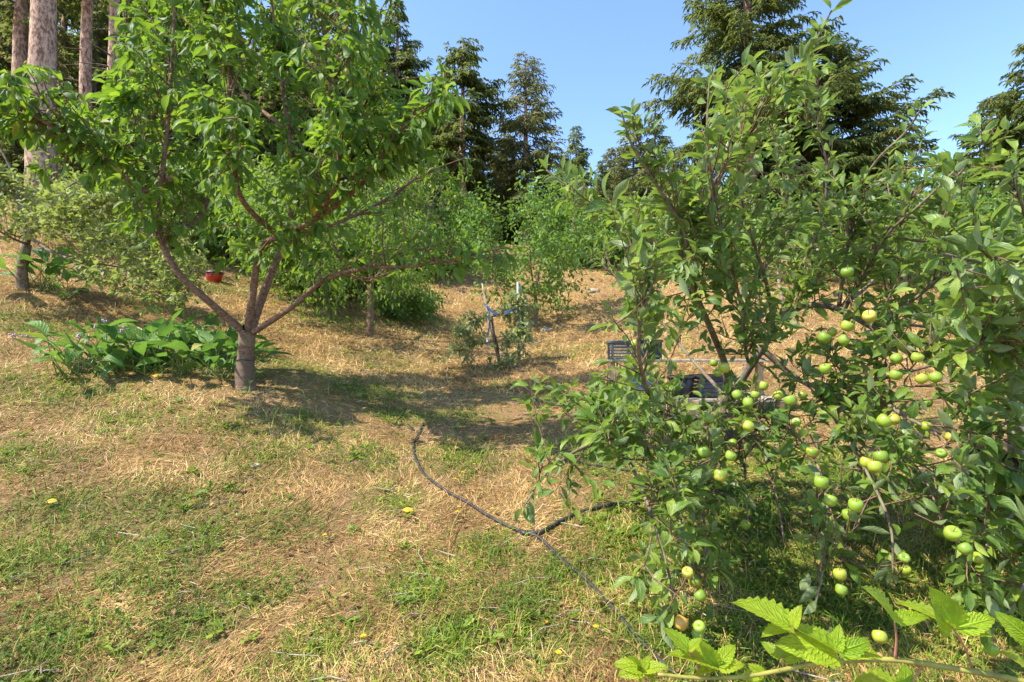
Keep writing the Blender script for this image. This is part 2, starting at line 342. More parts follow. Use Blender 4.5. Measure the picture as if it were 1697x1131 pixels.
def soil_mat():
    t = NT('orchard_ground'); tc = t.n('TexCoord'); P = tc.outputs['Object']
    mp = t.n('Mapping'); mp.inputs['Scale'].default_value = (1, 3.2, 1); mp.inputs['Rotation'].default_value = (0, 0, .5); t.l(P, mp.inputs[0])
    mp2 = t.n('Mapping'); mp2.inputs['Scale'].default_value = (3.4, 1, 1); mp2.inputs['Rotation'].default_value = (0, 0, .9); t.l(P, mp2.inputs[0])
    f = t.math('MAXIMUM', t.noise(45, 5, .75, mp.outputs[0]), t.noise(38, 5, .75, mp2.outputs[0])); big = t.noise(1.6, 4, .6, P)
    c = t.ramp(f, [(.42, (.11, .06, .03)), (.54, (.31, .19, .08)), (.64, (.52, .355, .155)), (.78, (.68, .51, .27))])
    c = t.mix(t.ramp(big, [(.48, (0, 0, 0)), (.72, (.5, .5, .5))]), c, (.25, .15, .085))
    g = t.n('Attribute', attribute_name='green'); gn = t.ramp(t.noise(60, 5, .7, P), [(.35, (.04, .075, .018)), (.7, (.14, .20, .04))])
    c = t.mix(t.math('MULTIPLY', g.outputs['Fac'], .6), c, gn)
    return t.done(t.principled(c, .95, t.bump(f, .9, .03), .15).outputs[0])
M['soil'] = soil_mat()

# ------------------------------------------------------------------ ground sheet
GREEN = [(270,600,.5,.35,.9),(470,610,.6,.5,.9),(610,650,.6,.35,1),(540,530,.8,.6,.9),(660,690,.5,.25,.9),(760,690,.4,.25,.8),(770,760,.35,.3,.9),(650,830,.25,.2,.9),
 (700,970,.2,.17,1.0),(810,905,.2,.14,.9),(740,1070,.2,.14,.9),(520,1085,.16,.12,.9),(870,1030,.2,.2,.8),(960,960,.25,.25,.7),(1000,880,.3,.3,.8),(1100,900,.5,.5,1),(1250,950,.6,.5,1),
 (1400,1000,.6,.5,.9),(1150,1050,.4,.3,.9),(1000,760,.5,.4,.9),(1120,780,.6,.5,.9),(1250,860,.6,.5,.9),(1350,790,.7,.5,.8),(1500,900,.6,.5,.8),(1600,980,.5,.5,.8),(60,540,.8,.35,.9),(80,650,.6,.3,.8),
 (40,760,.35,.2,.8),(200,700,.4,.2,.6),(250,830,.4,.25,.7),(110,840,.35,.25,.7),(300,900,.35,.2,.6),(480,880,.3,.3,.6),(420,980,.3,.2,.7),(250,960,.3,.2,.5),(360,700,.5,.25,.6),(150,900,.3,.2,.6),(20,930,.3,.25,.7),(40,1090,.3,.25,.7),(430,760,.4,.3,.5),(180,1060,.25,.15,.5),(330,1040,.25,.15,.5),
 (930,590,.6,.5,.6),(1000,575,.9,.4,.6),(640,600,.7,.5,.7),(700,540,1.0,.8,.5),(480,470,1.2,1.0,.8),(380,480,1.2,.8,.8),(560,480,1.2,1,.7),(830,640,.4,.25,.5),(520,700,.5,.3,.6),(600,760,.35,.25,.6),(1480,700,.7,.5,.5)]
GP = [(gpt(a, b)[:2], c, d, e) for a, b, c, d, e in GREEN]
def greenness(x, y):
    g = np.zeros(np.shape(x))
    for (c, sx, sy, s) in GP: g = np.maximum(g, s * np.exp(-(((x - c[0]) / sx) ** 2 + ((y - c[1]) / (sy * 1.25)) ** 2)))
    return np.clip(1.25 * (g * (.55 + .9 * fbm(x, y, 2.3)) + .5 * (fbm(x + 7, y, 1.7) - .55) - .08), 0, 1)
def axis(lo, hi, s0, centre, growth):
    a = [centre]; s = s0
    while a[-1] < hi: a.append(a[-1] + s); s = s0 if a[-1] - centre < 6 else s * growth
    b = [centre]; s = s0
    while b[-1] > lo: b.append(b[-1] - s); s = s0 if centre - b[-1] < 6 else s * growth
    return np.array(b[:0:-1] + a)
gx = axis(-400, 400, .09, 0, 1.045); gy = axis(-300, 600, .09, 4.5, 1.045)
GX, GY = np.meshgrid(gx, gy); GZ = height(GX, GY); nx, ny = len(gx), len(gy)
ii = np.arange((ny - 1) * (nx - 1)); a = (ii // (nx - 1)) * nx + ii % (nx - 1)
me = raw_mesh('ground', np.stack([GX.ravel(), GY.ravel(), GZ.ravel()], 1), np.vstack([np.stack([a, a+1, a+nx+1], 1), np.stack([a, a+nx+1, a+nx], 1)]), M['soil'])
at = me.attributes.new('green', 'FLOAT', 'POINT'); at.data.foreach_set('value', greenness(GX, GY).ravel().astype(np.float32))
link('ground', me, kind='structure')

# ------------------------------------------------------------------ grass, straw, weeds
def sample_ground(N, dmin=1.7, dmax=30, r=rng, power=1.0):
    """positions spread so that near ground gets more of them, in a wedge a little wider than the view"""
    d = dmin * (dmax / dmin) ** (r.random(N) ** power); x = (r.random(N) * 2 - 1) * (d * 1.12 + .3); return x, d
def blades(name, x, y, L, wdt, elev, curl, mat, label=None, r=rng, az=None):
    ok = clear_of_hose(x, y); cutm = lambda q: q[ok] if np.ndim(q) else q
    x, y, L, wdt, elev, curl = map(cutm, (x, y, L, wdt, elev, curl)); az = az if az is None else az[ok]
    N = len(x); z = height(x, y); az = r.random(N) * 2 * math.pi if az is None else az
    h = np.stack([np.cos(az), np.sin(az), np.zeros(N)], 1); s = np.stack([-np.sin(az), np.cos(az), np.zeros(N)], 1); u = np.array([[0, 0, 1.]])
    dz = np.stack([(height(x + .05, y) - z) / .05, (height(x, y + .05) - z) / .05], 1)
    slope = (h[:, :2] * dz).sum(1)
    p0 = np.stack([x, y, z + .001], 1); out = [p0 - s * wdt[:, None] / 2, p0 + s * wdt[:, None] / 2]
    e1 = elev; e2 = elev - curl
    p1 = p0 + L[:, None] * .5 * (h * np.cos(e1)[:, None] + u * (np.sin(e1) + slope * np.cos(e1))[:, None])
    p2 = p1 + L[:, None] * .5 * (h * np.cos(e2)[:, None] + u * (np.sin(e2) + slope * np.cos(e2))[:, None])
    roll = (r.random(N) - .5)[:, None] * wdt[:, None] * u
    V = np.stack([out[0], out[1], p1 - s * wdt[:, None] * .42 + roll, p1 + s * wdt[:, None] * .42 - roll, p2], 1).reshape(-1, 3)
    F = (np.array([[0, 1, 3], [0, 3, 2], [2, 3, 4]])[None] + (np.arange(N) * 5)[:, None, None]).reshape(-1, 3)
    rv = np.clip(.62 * r.random(N) + .38 * np.clip((fbm(x + 31, y - 17, 2.6) - .5) * 2.6 + .5, 0, 1), 0, .995)
    return link(name, raw_mesh(name, V, F, mat, None, np.repeat(rv, 3)), kind='stuff', label=label)
r1 = np.random.default_rng(21)
HL = [np.array([gpt(*q)[:2] for q in l_]) for l_ in ([(702,705),(687,758),(704,790),(745,822),(805,858),(868,890),(908,912),(965,962),(1040,1042),(1110,1118)], [(868,890),(925,872),(985,846),(1060,838)], [(945,752),(1000,776),(1050,784)], [(1060,812),(1110,820),(1150,805)])]
def clear_of_hose(x, y, w_=.012):
    ok = np.ones(len(x), bool); p = np.stack([x, y], 1)
    for l_ in HL:
        for a_, b_ in zip(l_[:-1], l_[1:]):
            t_ = np.clip(((p - a_) @ (b_ - a_)) / ((b_ - a_) @ (b_ - a_)), 0, 1); ok &= np.linalg.norm(p - a_ - t_[:, None] * (b_ - a_), axis=1) > w_
    return ok
x, y = sample_ground(280000, r=r1); g = greenness(x, y); keep = r1.random(len(x)) > .35 * g + .75 * np.clip((fbm(x + 3, y - 8, 2.4) - .56) * 6, 0, 1); x, y = x[keep], y[keep]; N = len(x)
flow = 6.28 * fbm(x, y, .8) * 2 + r1.normal(0, .8, N)
blades('dry_grass', x, y, r1.uniform(.022, .09, N) * (1 + .045 * y), .0011 + .00062 * y * r1.uniform(.7, 1.3, N), np.abs(r1.normal(.06, .22, N)), r1.normal(.08, .2, N), M['straw'], 'flattened dry straw-coloured grass covering the hillside', r1, flow)
x, y = sample_ground(110000, 6.5, 24, r1); g = greenness(x, y); k = r1.random(len(x)) > .4 * g + .4 * (fbm(x + 3, y - 8, 1.1) > .57); x, y = x[k], y[k]; N = len(x)
blades('dry_grass', x, y, r1.uniform(.06, .17, N) * (1 + .02 * y), .0012 + .00075 * y * r1.uniform(.7, 1.3, N), np.abs(r1.normal(.35, .35, N)), r1.normal(.3, .3, N), M['straw'], 'dry grass standing on the upper slope below the fence', r1)
x, y = sample_ground(30000, r=r1); tf = fbm(x - 4, y + 2, 1.1); k = r1.random(len(x)) < np.clip((tf - .45) * 4, .04, 1); x, y = x[k], y[k]; N = len(x)
blades('straw_tuft', x, y, r1.uniform(.06, .17, N), .0012 + .0006 * y, r1.uniform(.3, 1.2, N), r1.uniform(.2, 1.3, N), M['straw'], 'upright dry grass stalks standing out of the mown sward', r1)
x, y = sample_ground(330000, r=r1); g = greenness(x, y); keep = r1.random(len(x)) < g * .75 + .05 + .22 * (fbm(x - 9, y + 5, 1.2) > .5) * fbm(x, y + 40, 5.0); x, y = x[keep], y[keep]; N = len(x)
blades('green_grass', x, y, r1.uniform(.03, .11, N) * (1 + .02 * y), .0018 + .0008 * y * r1.uniform(.7, 1.3, N), r1.uniform(.15, 1.2, N), r1.uniform(.2, 1.1, N), M['green_grass'], 'short green grass growing through the straw', r1)
CL = Leaf([.30, .42, .30], fold=.25, droop=.3, stalk=0)
x, y = sample_ground(60000, 1.7, 16, r1); g = greenness(x, y); pn = fbm(x + 20, y, 1.9); keep = (r1.random(len(x)) < g * .9) & (pn > .50); x, y = x[keep], y[keep]; N = len(x)
base = np.stack([x, y, height(x, y) + r1.uniform(.012, .05, N)], 1); az = r1.random(N) * 6.28
pos = np.repeat(base, 3, 0); azz = (az[:, None] + np.array([0, 2.09, 4.19])).ravel(); d = np.stack([np.cos(azz), np.sin(azz), r1.normal(.1, .25, 3*N)], 1)
link('clover', scatter_mesh('clover', [CL], pos, frames(d, np.tile([[0, 0, 1.]], (3*N, 1)) + r1.normal(0, .25, (3*N, 3))), np.repeat(r1.uniform(.006, .0135, N) * (1 + .05 * y), 3), M['clover'], r1), kind='stuff', label='patches of low clover leaves among the grass')
WD = [Leaf([.10, .07, .16, .12, .19], fold=.2, droop=a, serr=.25, stalk=.02) for a in (.3, .9, -.3)]
x, y = sample_ground(9000, 1.7, 18, r1); g = greenness(x, y); keep = r1.random(len(x)) < g * .42 * (fbm(x + 50, y, 2.2) > .47) + .02; x, y = x[keep], y[keep]; N = len(x); kk = 6
base = np.stack([x, y, height(x, y) + .006], 1); pos = np.repeat(base, kk, 0); azz = (r1.random(N)[:, None] * 6.28 + np.arange(kk) * 6.28 / kk + r1.normal(0, .3, (N, kk))).ravel()
d = np.stack([np.cos(azz), np.sin(azz), r1.uniform(.1, .9, N*kk)], 1)
link('weeds', scatter_mesh('weeds', WD, pos, frames(d, np.tile([[0, 0, 1.]], (N*kk, 1)) + r1.normal(0, .2, (N*kk, 3))), np.repeat(r1.uniform(.03, .085, N), kk) * r1.uniform(.6, 1.1, N*kk), M['weed'], r1), kind='stuff', label='low rosettes of dandelion-like weeds in the grass')

DL = [Leaf([.2, .28, .16], fold=f, droop=d, stalk=.1) for f, d in ((.5, 1.2), (.2, -.8), (.8, .5))]
x, y = sample_ground(2600, 1.7, 14, r1); k = clear_of_hose(x, y); x, y = x[k], y[k]; N = len(x); d = nrm(r1.normal(0, 1, (N, 3)) * [1, 1, .2])
link('leaf_litter', scatter_mesh('leaf_litter', DL, np.stack([x, y, height(x, y) + .018], 1), frames(d, np.tile([[0, 0, 1.]], (N, 1)) + r1.normal(0, .4, (N, 3))), r1.uniform(.018, .045, N), M['litter'], r1), kind='stuff', label='scattered dry brown leaves and scraps in the straw')
a = Acc()
for i in range(420):
    x_, y_ = sample_ground(1, 1.7, 10, r1); z_ = float(height(x_[0], y_[0])) + .012; h_ = r1.random() * 6.28; l_ = r1.uniform(.05, .22); c_ = np.array([x_[0], y_[0], z_])
    tube(a, [c_, c_ + [math.cos(h_) * l_ * .5, math.sin(h_) * l_ * .5, .01], c_ + [math.cos(h_ + .2) * l_, math.sin(h_ + .2) * l_, .004]], r1.uniform(.0012, .0032), 4, False)
link('ground_twigs', a.mesh('ground_twigs', M['grey_wood']), None, None, kind='stuff', label='small grey twigs strewn over the dry grass')
# ------------------------------------------------------------------ tree machinery
def inpoly(px, py, poly):
    c = False; j = len(poly) - 1
    for i in range(len(poly)):
        (xi, yi), (xj, yj) = poly[i], poly[j]
        if (yi > py) != (yj > py) and px < (xj - xi) * (py - yi) / (yj - yi) + xi: c = not c
        j = i
    return c
def shoot(p, d, L, bend, r, k=5, jit=.12):
    pts = [p]; d = nrm(d)
    for i in range(k):
        d = nrm(d + np.array(bend) / k + r.normal(0, jit, 3)); pts.append(pts[-1] + d * L / k)
    return np.array(pts)
def sprout(limbs, r, cfg, mask=None):
    """limbs: list of (points, r0, r1). Returns child shoots and the leaf stations (pos, tangent)."""
    kids = []
    for pts, a, b, smin in limbs:
        seg = np.linalg.norm(np.diff(pts, axis=0), axis=1); cum = np.concatenate([[0], np.cumsum(seg)]); Lt = cum[-1]
        tan = nrm(np.gradient(pts, axis=0)); ctr = cfg.get('axis')
        for _ in range(max(2, int(Lt * cfg['per_m']))):
            for _try in range(5):
                s = smin + (1 - smin) * r.random(); i = min(len(pts) - 1, int(np.searchsorted(cum, s * Lt))); p = pts[i]
                out = nrm((p - ctr) * np.array([1, 1, .25])) if ctr is not None else np.zeros(3)
                d = tan[i] * cfg['along'] + r.normal(0, 1, 3) * cfg['spread'] + out * cfg['out'] + np.array([0, 0, cfg['up']])
                L = cfg['len'] * r.uniform(.45, 1.1); q = shoot(p, d, L, (0, 0, cfg['bend']), r)
                if mask is not None:
                    x1, y1, dd = project(q[-1])
                    if dd > .2 and not mask(x1, y1, dd): continue
                kids.append(q); break
    twigs = []
    for q in kids:
        tan = nrm(np.gradient(q, axis=0))
        for _ in range(cfg['twigs']):
            i = r.integers(1, len(q)); d = tan[i] * .6 + r.normal(0, .7, 3) + np.array([0, 0, cfg['up'] * .6])
            w = shoot(q[i], d, cfg['len'] * r.uniform(.2, .5), (0, 0, cfg['bend']), r, 3)
            if mask is not None:
                x1, y1, dd = project(w[-1])
                if dd > .2 and not mask(x1, y1, dd): continue
            twigs.append(w)
    return kids, twigs
def stations(curves, spacing, r, smin=.1):
    P = []; T = []
    for q in curves:
        seg = np.linalg.norm(np.diff(q, axis=0), axis=1); cum = np.concatenate([[0], np.cumsum(seg)]); Lt = cum[-1]; tan = nrm(np.gradient(q, axis=0))
        s = np.arange(smin * Lt + r.random() * spacing, Lt, spacing); s = np.append(s, [Lt, Lt, Lt * .98])
        for k in range(3): P.append(np.interp(s, cum, q[:, k]))
        T.append(tan[np.minimum(np.searchsorted(cum, s), len(q) - 1)])
    P = np.hstack([np.array(P[k::3], dtype=object) if False else np.concatenate(P[k::3])[:, None] for k in range(3)])
    return P, np.vstack(T)
def leaf_frames(P, T, r, along=.4, side=.8, grav=-.6, upn=1.0, nj=.45):
    N = len(P); rad = r.normal(0, 1, (N, 3)); rad = nrm(rad - (rad * T).sum(1, keepdims=True) * T)
    d = nrm(T * along + rad * side + np.array([[0, 0, grav]]) + r.normal(0, .15, (N, 3)))
    return frames(d, np.array([[0, 0, upn]]) + r.normal(0, nj, (N, 3)) + np.array([[0, 0, 1e-3]]))
def nearest_first(P, S):
    px, py, d = project(P); vis = (px > -20) & (px < 1717) & (py > -20) & (py < 1151) & (d > .3)
    return np.argsort(-np.where(vis, S / np.maximum(d, .3), -1)), vis
def foliage(root, origin, P, fr, size, templ, templ_far, mat, r, cap=300, far_name='leaves'):
    order, vis = nearest_first(P, size); top = order[:cap] if cap else order[:0]; top = top[vis[top]] if len(top) else top; rest = np.setdiff1d(np.arange(len(P)), top)
    if len(top): leaf_objects('leaf', templ, P[top], fr[top], size[top], mat, root, origin, r)
    if len(rest): link(far_name, scatter_mesh(far_name, templ_far, P[rest], fr[rest], size[rest], mat, r, origin), root, kind='stuff')
def limb_part(name, pts, r0, r1, mat, root, origin, sides=8):
    a = Acc(); m = len(pts); rr = np.linspace(0, 1, m); rad = r0 + (r1 - r0) * rr ** .8
    tube(a, pts, rad, sides); return part(name, a, mat, root, origin)
def twig_part(root, origin, curves, r0, mat, name='twigs'):
    a = Acc()
    for q in curves: tube(a, q, np.linspace(r0, r0 * .35, len(q)), 4, False)
    return part(name, a, mat, root, origin, kind='stuff')

CHERRY = [Leaf([.06, .125, .15, .135, .075], fold=f, droop=d, twist=t, wave=.12, stalk=.2) for f, d, t in ((.55, .8, .2), (.35, 1.2, -.3), (.75, .5, 0), (.45, 1.5, .4), (.6, 1.0, -.2))]
CHERRY_F = [Leaf([.10, .155, .10], stalk=.2, fold=f, droop=d, twist=t) for f, d, t in ((.45, .7, .2), (.25, 1.1, -.3), (.55, .5, .1))]
APPLE = [Leaf([.105, .17, .195, .16, .09], fold=f, droop=d, twist=t, wave=.15) for f, d, t in ((.5, .5, .2), (.35, .9, -.3), (.7, .2, 0), (.45, 1.2, .3), (.6, -.3, -.2))]
APPLE_F = [Leaf([.135, .195, .125], fold=f, droop=d, twist=t) for f, d, t in ((.5, .5, .2), (.35, .9, -.3), (.6, .1, .1))]
SMALL = [Leaf([.24, .22], fold=f, droop=d, stalk=0) for f, d in ((.4, .5), (.2, 1.0), (.6, .2))]

# ------------------------------------------------------------------ big cherry tree, left
r2 = np.random.default_rng(33)
CB = gpt(407, 645); CB[2] -= .03; cdp = project(CB)[2]
root = thing('cherry_tree', 'large leafy cherry tree with wrapped trunk beside the broad-leaved comfrey', 'fruit tree', CB)
def L(*pts, per=5): return catmull([pix(x_, y_, cdp + dz) for x_, y_, dz in pts], per)
fork = pix(410, 556, cdp)
a = Acc(); tp = catmull([CB, pix(406, 610, cdp), fork, pix(412, 548, cdp)], 6); tube(a, tp, np.interp(np.linspace(0, 1, len(tp)), [0, .12, .3, .8, 1], [.125, .09, .08, .078, .086]), 16)
part('trunk', a, M['cherry_trunk'], root, CB)
a = Acc(); tp = catmull([CB + [0, 0, .06], pix(406, 612, cdp), pix(408, 592, cdp)], 6); tube(a, tp, np.linspace(.099, .083, len(tp)) + .003 * np.sin(np.arange(len(tp)) * 2.1), 16, False); part('trunk_guard', a, M['guard'], root, CB)
a = Acc(); c_ = pix(407, 597, cdp); an = np.linspace(0, 6.283, 25); tube(a, np.stack([c_[0] + 0.09 * np.cos(an), c_[1] + 0.09 * np.sin(an), c_[2] + .004 * np.sin(3 * an)], 1), .004, 5, False); part('tie_wire', a, M['black_plastic'], root, CB)
limbs = [(L((410,556,0),(352,505,-.2),(300,458,-.35),(268,400,-.4),(264,330,-.4),(276,230,-.35),(284,120,-.3),(290,0,-.2),(300,-140,-.1)), .04, .01, .18),
 (L((410,556,0),(420,480,-.1),(432,412,-.2),(462,392,-.35),(520,366,-.6),(598,307,-.9),(650,235,-1.15),(690,180,-1.3),(730,140,-1.4)), .042, .008, .2),
 (L((412,556,0),(432,500,.1),(455,440,.2),(472,400,.3),(486,320,.4),(480,220,.4),(462,110,.5),(450,0,.5),(440,-150,.5)), .052, .012, .2),
 (L((412,556,0),(480,512,-.2),(540,463,-.3),(612,445,-.5),(680,442,-.7),(745,432,-.85),(800,418,-.95),(835,412,-1.0)), .032, .005, .22),
 (L((264,330,-.4),(200,290,-.7),(130,235,-.9),(60,195,-1.1),(0,150,-1.2),(-60,130,-1.3)), .024, .006, .15),
 (L((284,300,-.4),(220,250,0),(190,190,.2),(210,100,.3),(200,-30,.4)), .024, .008, .1),
 (L((486,320,.4),(560,240,.2),(600,160,0),(612,80,-.2),(620,-20,-.3),(640,-120,-.3)), .03, .008, .1),
 (L((462,392,-.35),(400,330,-.9),(385,240,-1.0),(380,130,-1.0),(385,20,-.9),(390,-120,-.8)), .028, .008, .15),
 (L((520,366,-.6),(560,300,-1.0),(555,200,-1.2),(540,100,-1.2),(545,-10,-1.1)), .024, .007, .1),
 (L((480,220,.4),(400,150,.9),(360,60,1.1),(340,-60,1.2)), .026, .008, .1),
 (L((472,400,.3),(560,370,.8),(640,330,1.0),(700,290,1.0),(770,262,.9)), .026, .006, .15),
 (L((268,400,-.4),(330,360,.2),(350,300,.5),(330,200,.7),(300,100,.8)), .022, .008, .1)]
for q, a0, b0, s0 in limbs: limb_part('branch', q, a0, b0, M['cherry_bark'], root, CB)
CPOLY = [(-80,80),(0,90),(80,110),(160,175),(185,110),(205,60),(190,-700),(640,-700),(655,-20),(640,95),(655,140),(700,150),(720,110),(748,130),(748,190),(700,225),(725,260),(790,255),(780,300),(690,320),(700,345),(770,395),(850,405),(835,450),(740,455),(640,470),(560,480),(500,440),(440,470),(380,470),(330,410),(250,400),(200,370),(190,330),(120,320),(0,290),(-80,290)]
cm = lambda x_, y_, d_: inpoly(x_, y_, CPOLY) and (y_ < 330 or r2.random() < .75) and not (x_ > 540 and y_ > 270 and r2.random() < .5)
kids, twigs = sprout(limbs, r2, dict(per_m=8.8, along=.85, spread=.5, out=.5, up=.4, len=.75, bend=-.1, twigs=2, axis=pix(430, 300, cdp)), cm)
tips = [q[int(len(q) * .55):] for q, *_ in limbs]
twig_part(root, CB, kids + twigs, .008, M['cherry_bark'])
P, T = stations(kids + twigs + tips, .15, r2, .12); nw = r2.integers(2, 5, len(P)); P, T = np.repeat(P, nw, 0), np.repeat(T, nw, 0); P = P + r2.normal(0, .012, P.shape)
k = np.array([cm(*q) if q[2] > 0 else True for q in np.stack(project(P), 1)]); P, T = P[k], T[k]
print('cherry leaves', len(P), 'kids', len(kids))
fr = leaf_frames(P, T, r2, .45, .75, -.8, .8, .6); S = r2.uniform(.11, .215, len(P)) * r2.choice([.7, 1, 1.05], len(P))
foliage(root, CB, P, fr, S, CHERRY, CHERRY_F, M['cherry'], r2)

# ------------------------------------------------------------------ apple fruit
def apple_mesh(name, mat, flat=.9):
    prof = [(0, .30), (.10, .33), (.26, .44), (.42, .40), (.5, .22), (.505, .02), (.46, -.2), (.36, -.37), (.22, -.445), (.1, -.43), (0, -.40)]
    a = Acc(); s = 14; V = []
    for r_, z_ in prof: V += [(r_ * math.cos(2*math.pi*j/s), r_ * math.sin(2*math.pi*j/s), z_ * flat) for j in range(s)]
    a.add(V, [[i*s+j, i*s+(j+1) % s, (i+1)*s+(j+1) % s, (i+1)*s+j] for i in range(len(prof)-1) for j in range(s)])
    me = a.mesh(name, mat); b = Acc(); tube(b, [(0, 0, .25), (.02, .02, .45), (.06, .03, .68)], [.03, .025, .035], 5)
    st = b.mesh('stalk', M['twig']); return me, st
APM = apple_mesh('apple', M['apple_fruit']); APR = apple_mesh('apple', M['apple_blush'], 1.08); APT = apple_mesh('apple', M['apple_fruit'], 1.0)
def hang_apple(root, origin, p, dia, r, mesh=None, label=None):
    me, st = mesh or (APM if r.random() < .7 else APT)
    o = link('apple', me, root, p - origin); o.scale = (dia,) * 3; o.rotation_euler = (r.normal(0, .35), r.normal(0, .35), r.random() * 6.28)
    q = link('stalk', st, o)
    if label: o['label'] = label

# ------------------------------------------------------------------ big apple tree, right
r3 = np.random.default_rng(44)
AB = gpt(1163, 822); AB[2] -= .03; ad = project(AB)[2]
root = thing('apple_tree', 'large apple tree hung with green fruit, mesh guard round its trunk, shading the hose', 'fruit tree', AB)
def L(*pts, per=5): return catmull([pix(*p_) for p_ in pts], per)
a = Acc(); tp = catmull([AB, pix(1168, 775, ad), pix(1178, 725, ad), pix(1195, 680, ad), pix(1215, 640, ad - .05)], 6); tube(a, tp, np.linspace(.062, .055, len(tp)), 12); part('trunk', a, M['apple_bark'], root, AB)
a = Acc(); tp = catmull([AB + [0, 0, .02], pix(1168, 778, ad), pix(1174, 745, ad)], 6); tube(a, tp, np.linspace(.074, .066, len(tp)), 12, False); part('trunk_guard', a, M['guard'], root, AB)
A = ad
limbs = [(L((1200,672,A),(1240,610,A-.1),(1262,578,A-.15),(1282,545,A-.2),(1300,520,A-.2),(1340,506,A-.3),(1390,512,A-.4),(1440,540,A-.6),(1500,570,A-.9)), .036, .014, .3),
 (L((1205,660,A),(1202,608,A-.2),(1184,560,A-.4),(1160,505,A-.6),(1135,446,A-.8),(1137,405,A-.9),(1129,372,A-.95),(1090,310,A-1.05),(1048,242,A-1.15),(1030,186,A-1.2)), .026, .004, .35),
 (L((1137,405,A-.9),(1160,365,A-.9),(1185,310,A-.95),(1214,262,A-1.0),(1290,155,A-1.1),(1341,85,A-1.15),(1378,18,A-1.2)), .014, .004, .1),
 (L((1134,444,A-.8),(1085,405,A-.7),(1041,372,A-.65),(980,335,A-.6),(935,305,A-.6),(905,282,A-.6)), .012, .004, .1),
 (L((1262,578,A-.15),(1240,600,A-.5),(1226,500,A-.8),(1205,420,A-1.0),(1185,330,A-1.1),(1172,230,A-1.2),(1175,140,A-1.2)), .012, .004, .2),
 (L((1282,545,A-.2),(1270,470,A-.5),(1245,390,A-.7),(1225,300,A-.8),(1240,200,A-.8),(1255,120,A-.8)), .014, .004, .2),
 (L((1300,520,A-.2),(1330,440,A-.2),(1360,370,A-.3),(1370,280,A-.4),(1350,190,A-.4)), .014, .004, .15),
 (L((1390,512,A-.4),(1400,430,A-.5),(1412,340,A-.6),(1450,270,A-.8),(1500,220,A-.9),(1527,180,A-1.0)), .013, .004, .1),
 (L((1395,520,A-.4),(1430,460,A-.6),(1470,390,A-.9),(1530,335,A-1.1),(1580,285,A-1.2)), .013, .004, .1),
 (L((1440,540,A-.6),(1510,500,A-.8),(1570,450,A-1.0),(1630,420,A-1.1)), .012, .004, .1),
 (L((1262,578,A-.15),(1310,620,A-.2),(1350,640,A-.5),(1420,640,A-.9),(1500,690,A-1.3),(1560,720,A-1.4)), .022, .006, .2),
 (L((1210,660,A-.05),(1150,695,A-.4),(1090,705,A-.7),(1020,725,A-.95),(960,745,A-1.1),(905,785,A-1.2),(868,840,A-1.25)), .018, .004, .25),
 (L((1190,690,A),(1120,690,A-.2),(1060,680,A-.3),(980,673,A-.35),(910,668,A-.35),(862,636,A-.35)), .013, .004, .25),
 (L((1090,705,A-.7),(1060,600,A-1.5),(1065,520,A-1.65),(1085,460,A-1.7)), .011, .005, .3),
 (L((1020,725,A-.95),(1055,790,A-1.3),(1085,870,A-1.5),(1108,950,A-1.6),(1120,1020,A-1.62)), .01, .004, .15),
 (L((1195,690,A),(1180,760,A-.7),(1165,840,A-1.0),(1170,900,A-1.2),(1150,1000,A-1.4)), .01, .004, .25),
 (L((1230,640,A),(1290,700,A-.5),(1340,740,A-.9),(1370,830,A-1.2),(1365,930,A-1.3),(1352,1000,A-1.35)), .014, .004, .25),
 (L((1350,640,A-.5),(1400,720,A-1.0),(1440,790,A-1.2),(1475,870,A-1.35),(1480,950,A-1.4)), .012, .004, .2),
 (L((1420,640,A-.9),(1490,620,A-1.2),(1560,600,A-1.4),(1640,560,A-1.6)), .012, .004, .1),
 (L((1200,672,A),(1230,720,A-.3),(1235,790,A-.6),(1240,870,A-.75)), .012, .004, .3),
 (L((1205,660,A),(1150,600,.3+A),(1100,540,A+.5),(1040,480,A+.6),(1000,440,A+.6)), .016, .004, .3),
 (L((1300,520,A-.2),(1290,440,A+.3),(1310,350,A+.6),(1300,250,A+.7)), .015, .004, .15),
 (L((1390,512,A-.4),(1450,460,A+.1),(1480,380,A+.4),(1470,300,A+.5)), .014, .004, .15),
 (L((1350,640,A-.5),(1420,700,A-.4),(1500,760,A-.5),(1570,840,A-.7)), .012, .004, .1),
 (L((1440,540,A-.6),(1520,540,A-.3),(1600,560,A-.2),(1680,600,A-.2)), .012, .004, .1),
 (L((1400,640,A-.7),(1450,700,A-1.0),(1530,790,A-1.2),(1560,870,A-1.3)), .01, .004, .1),
 (L((1230,640,A),(1270,760,A-.8),(1290,840,A-1.0),(1300,900,A-1.1)), .01, .004, .2),
 (L((1090,705,A-.7),(1110,800,A-1.2),(1130,880,A-1.45),(1150,960,A-1.6)), .01, .004, .1),
 (L((1470,390,A-.9),(1540,400,A-.8),(1600,380,A-.8),(1660,400,A-.8)), .01, .004, .1),
 (L((1500,570,A-.9),(1560,620,A-1.1),(1600,700,A-1.3),(1640,760,A-1.4)), .01, .004, .1)]
for q, a0, b0, s0 in limbs: limb_part('branch', q, a0, b0, M['apple_bark'], root, AB, 7)
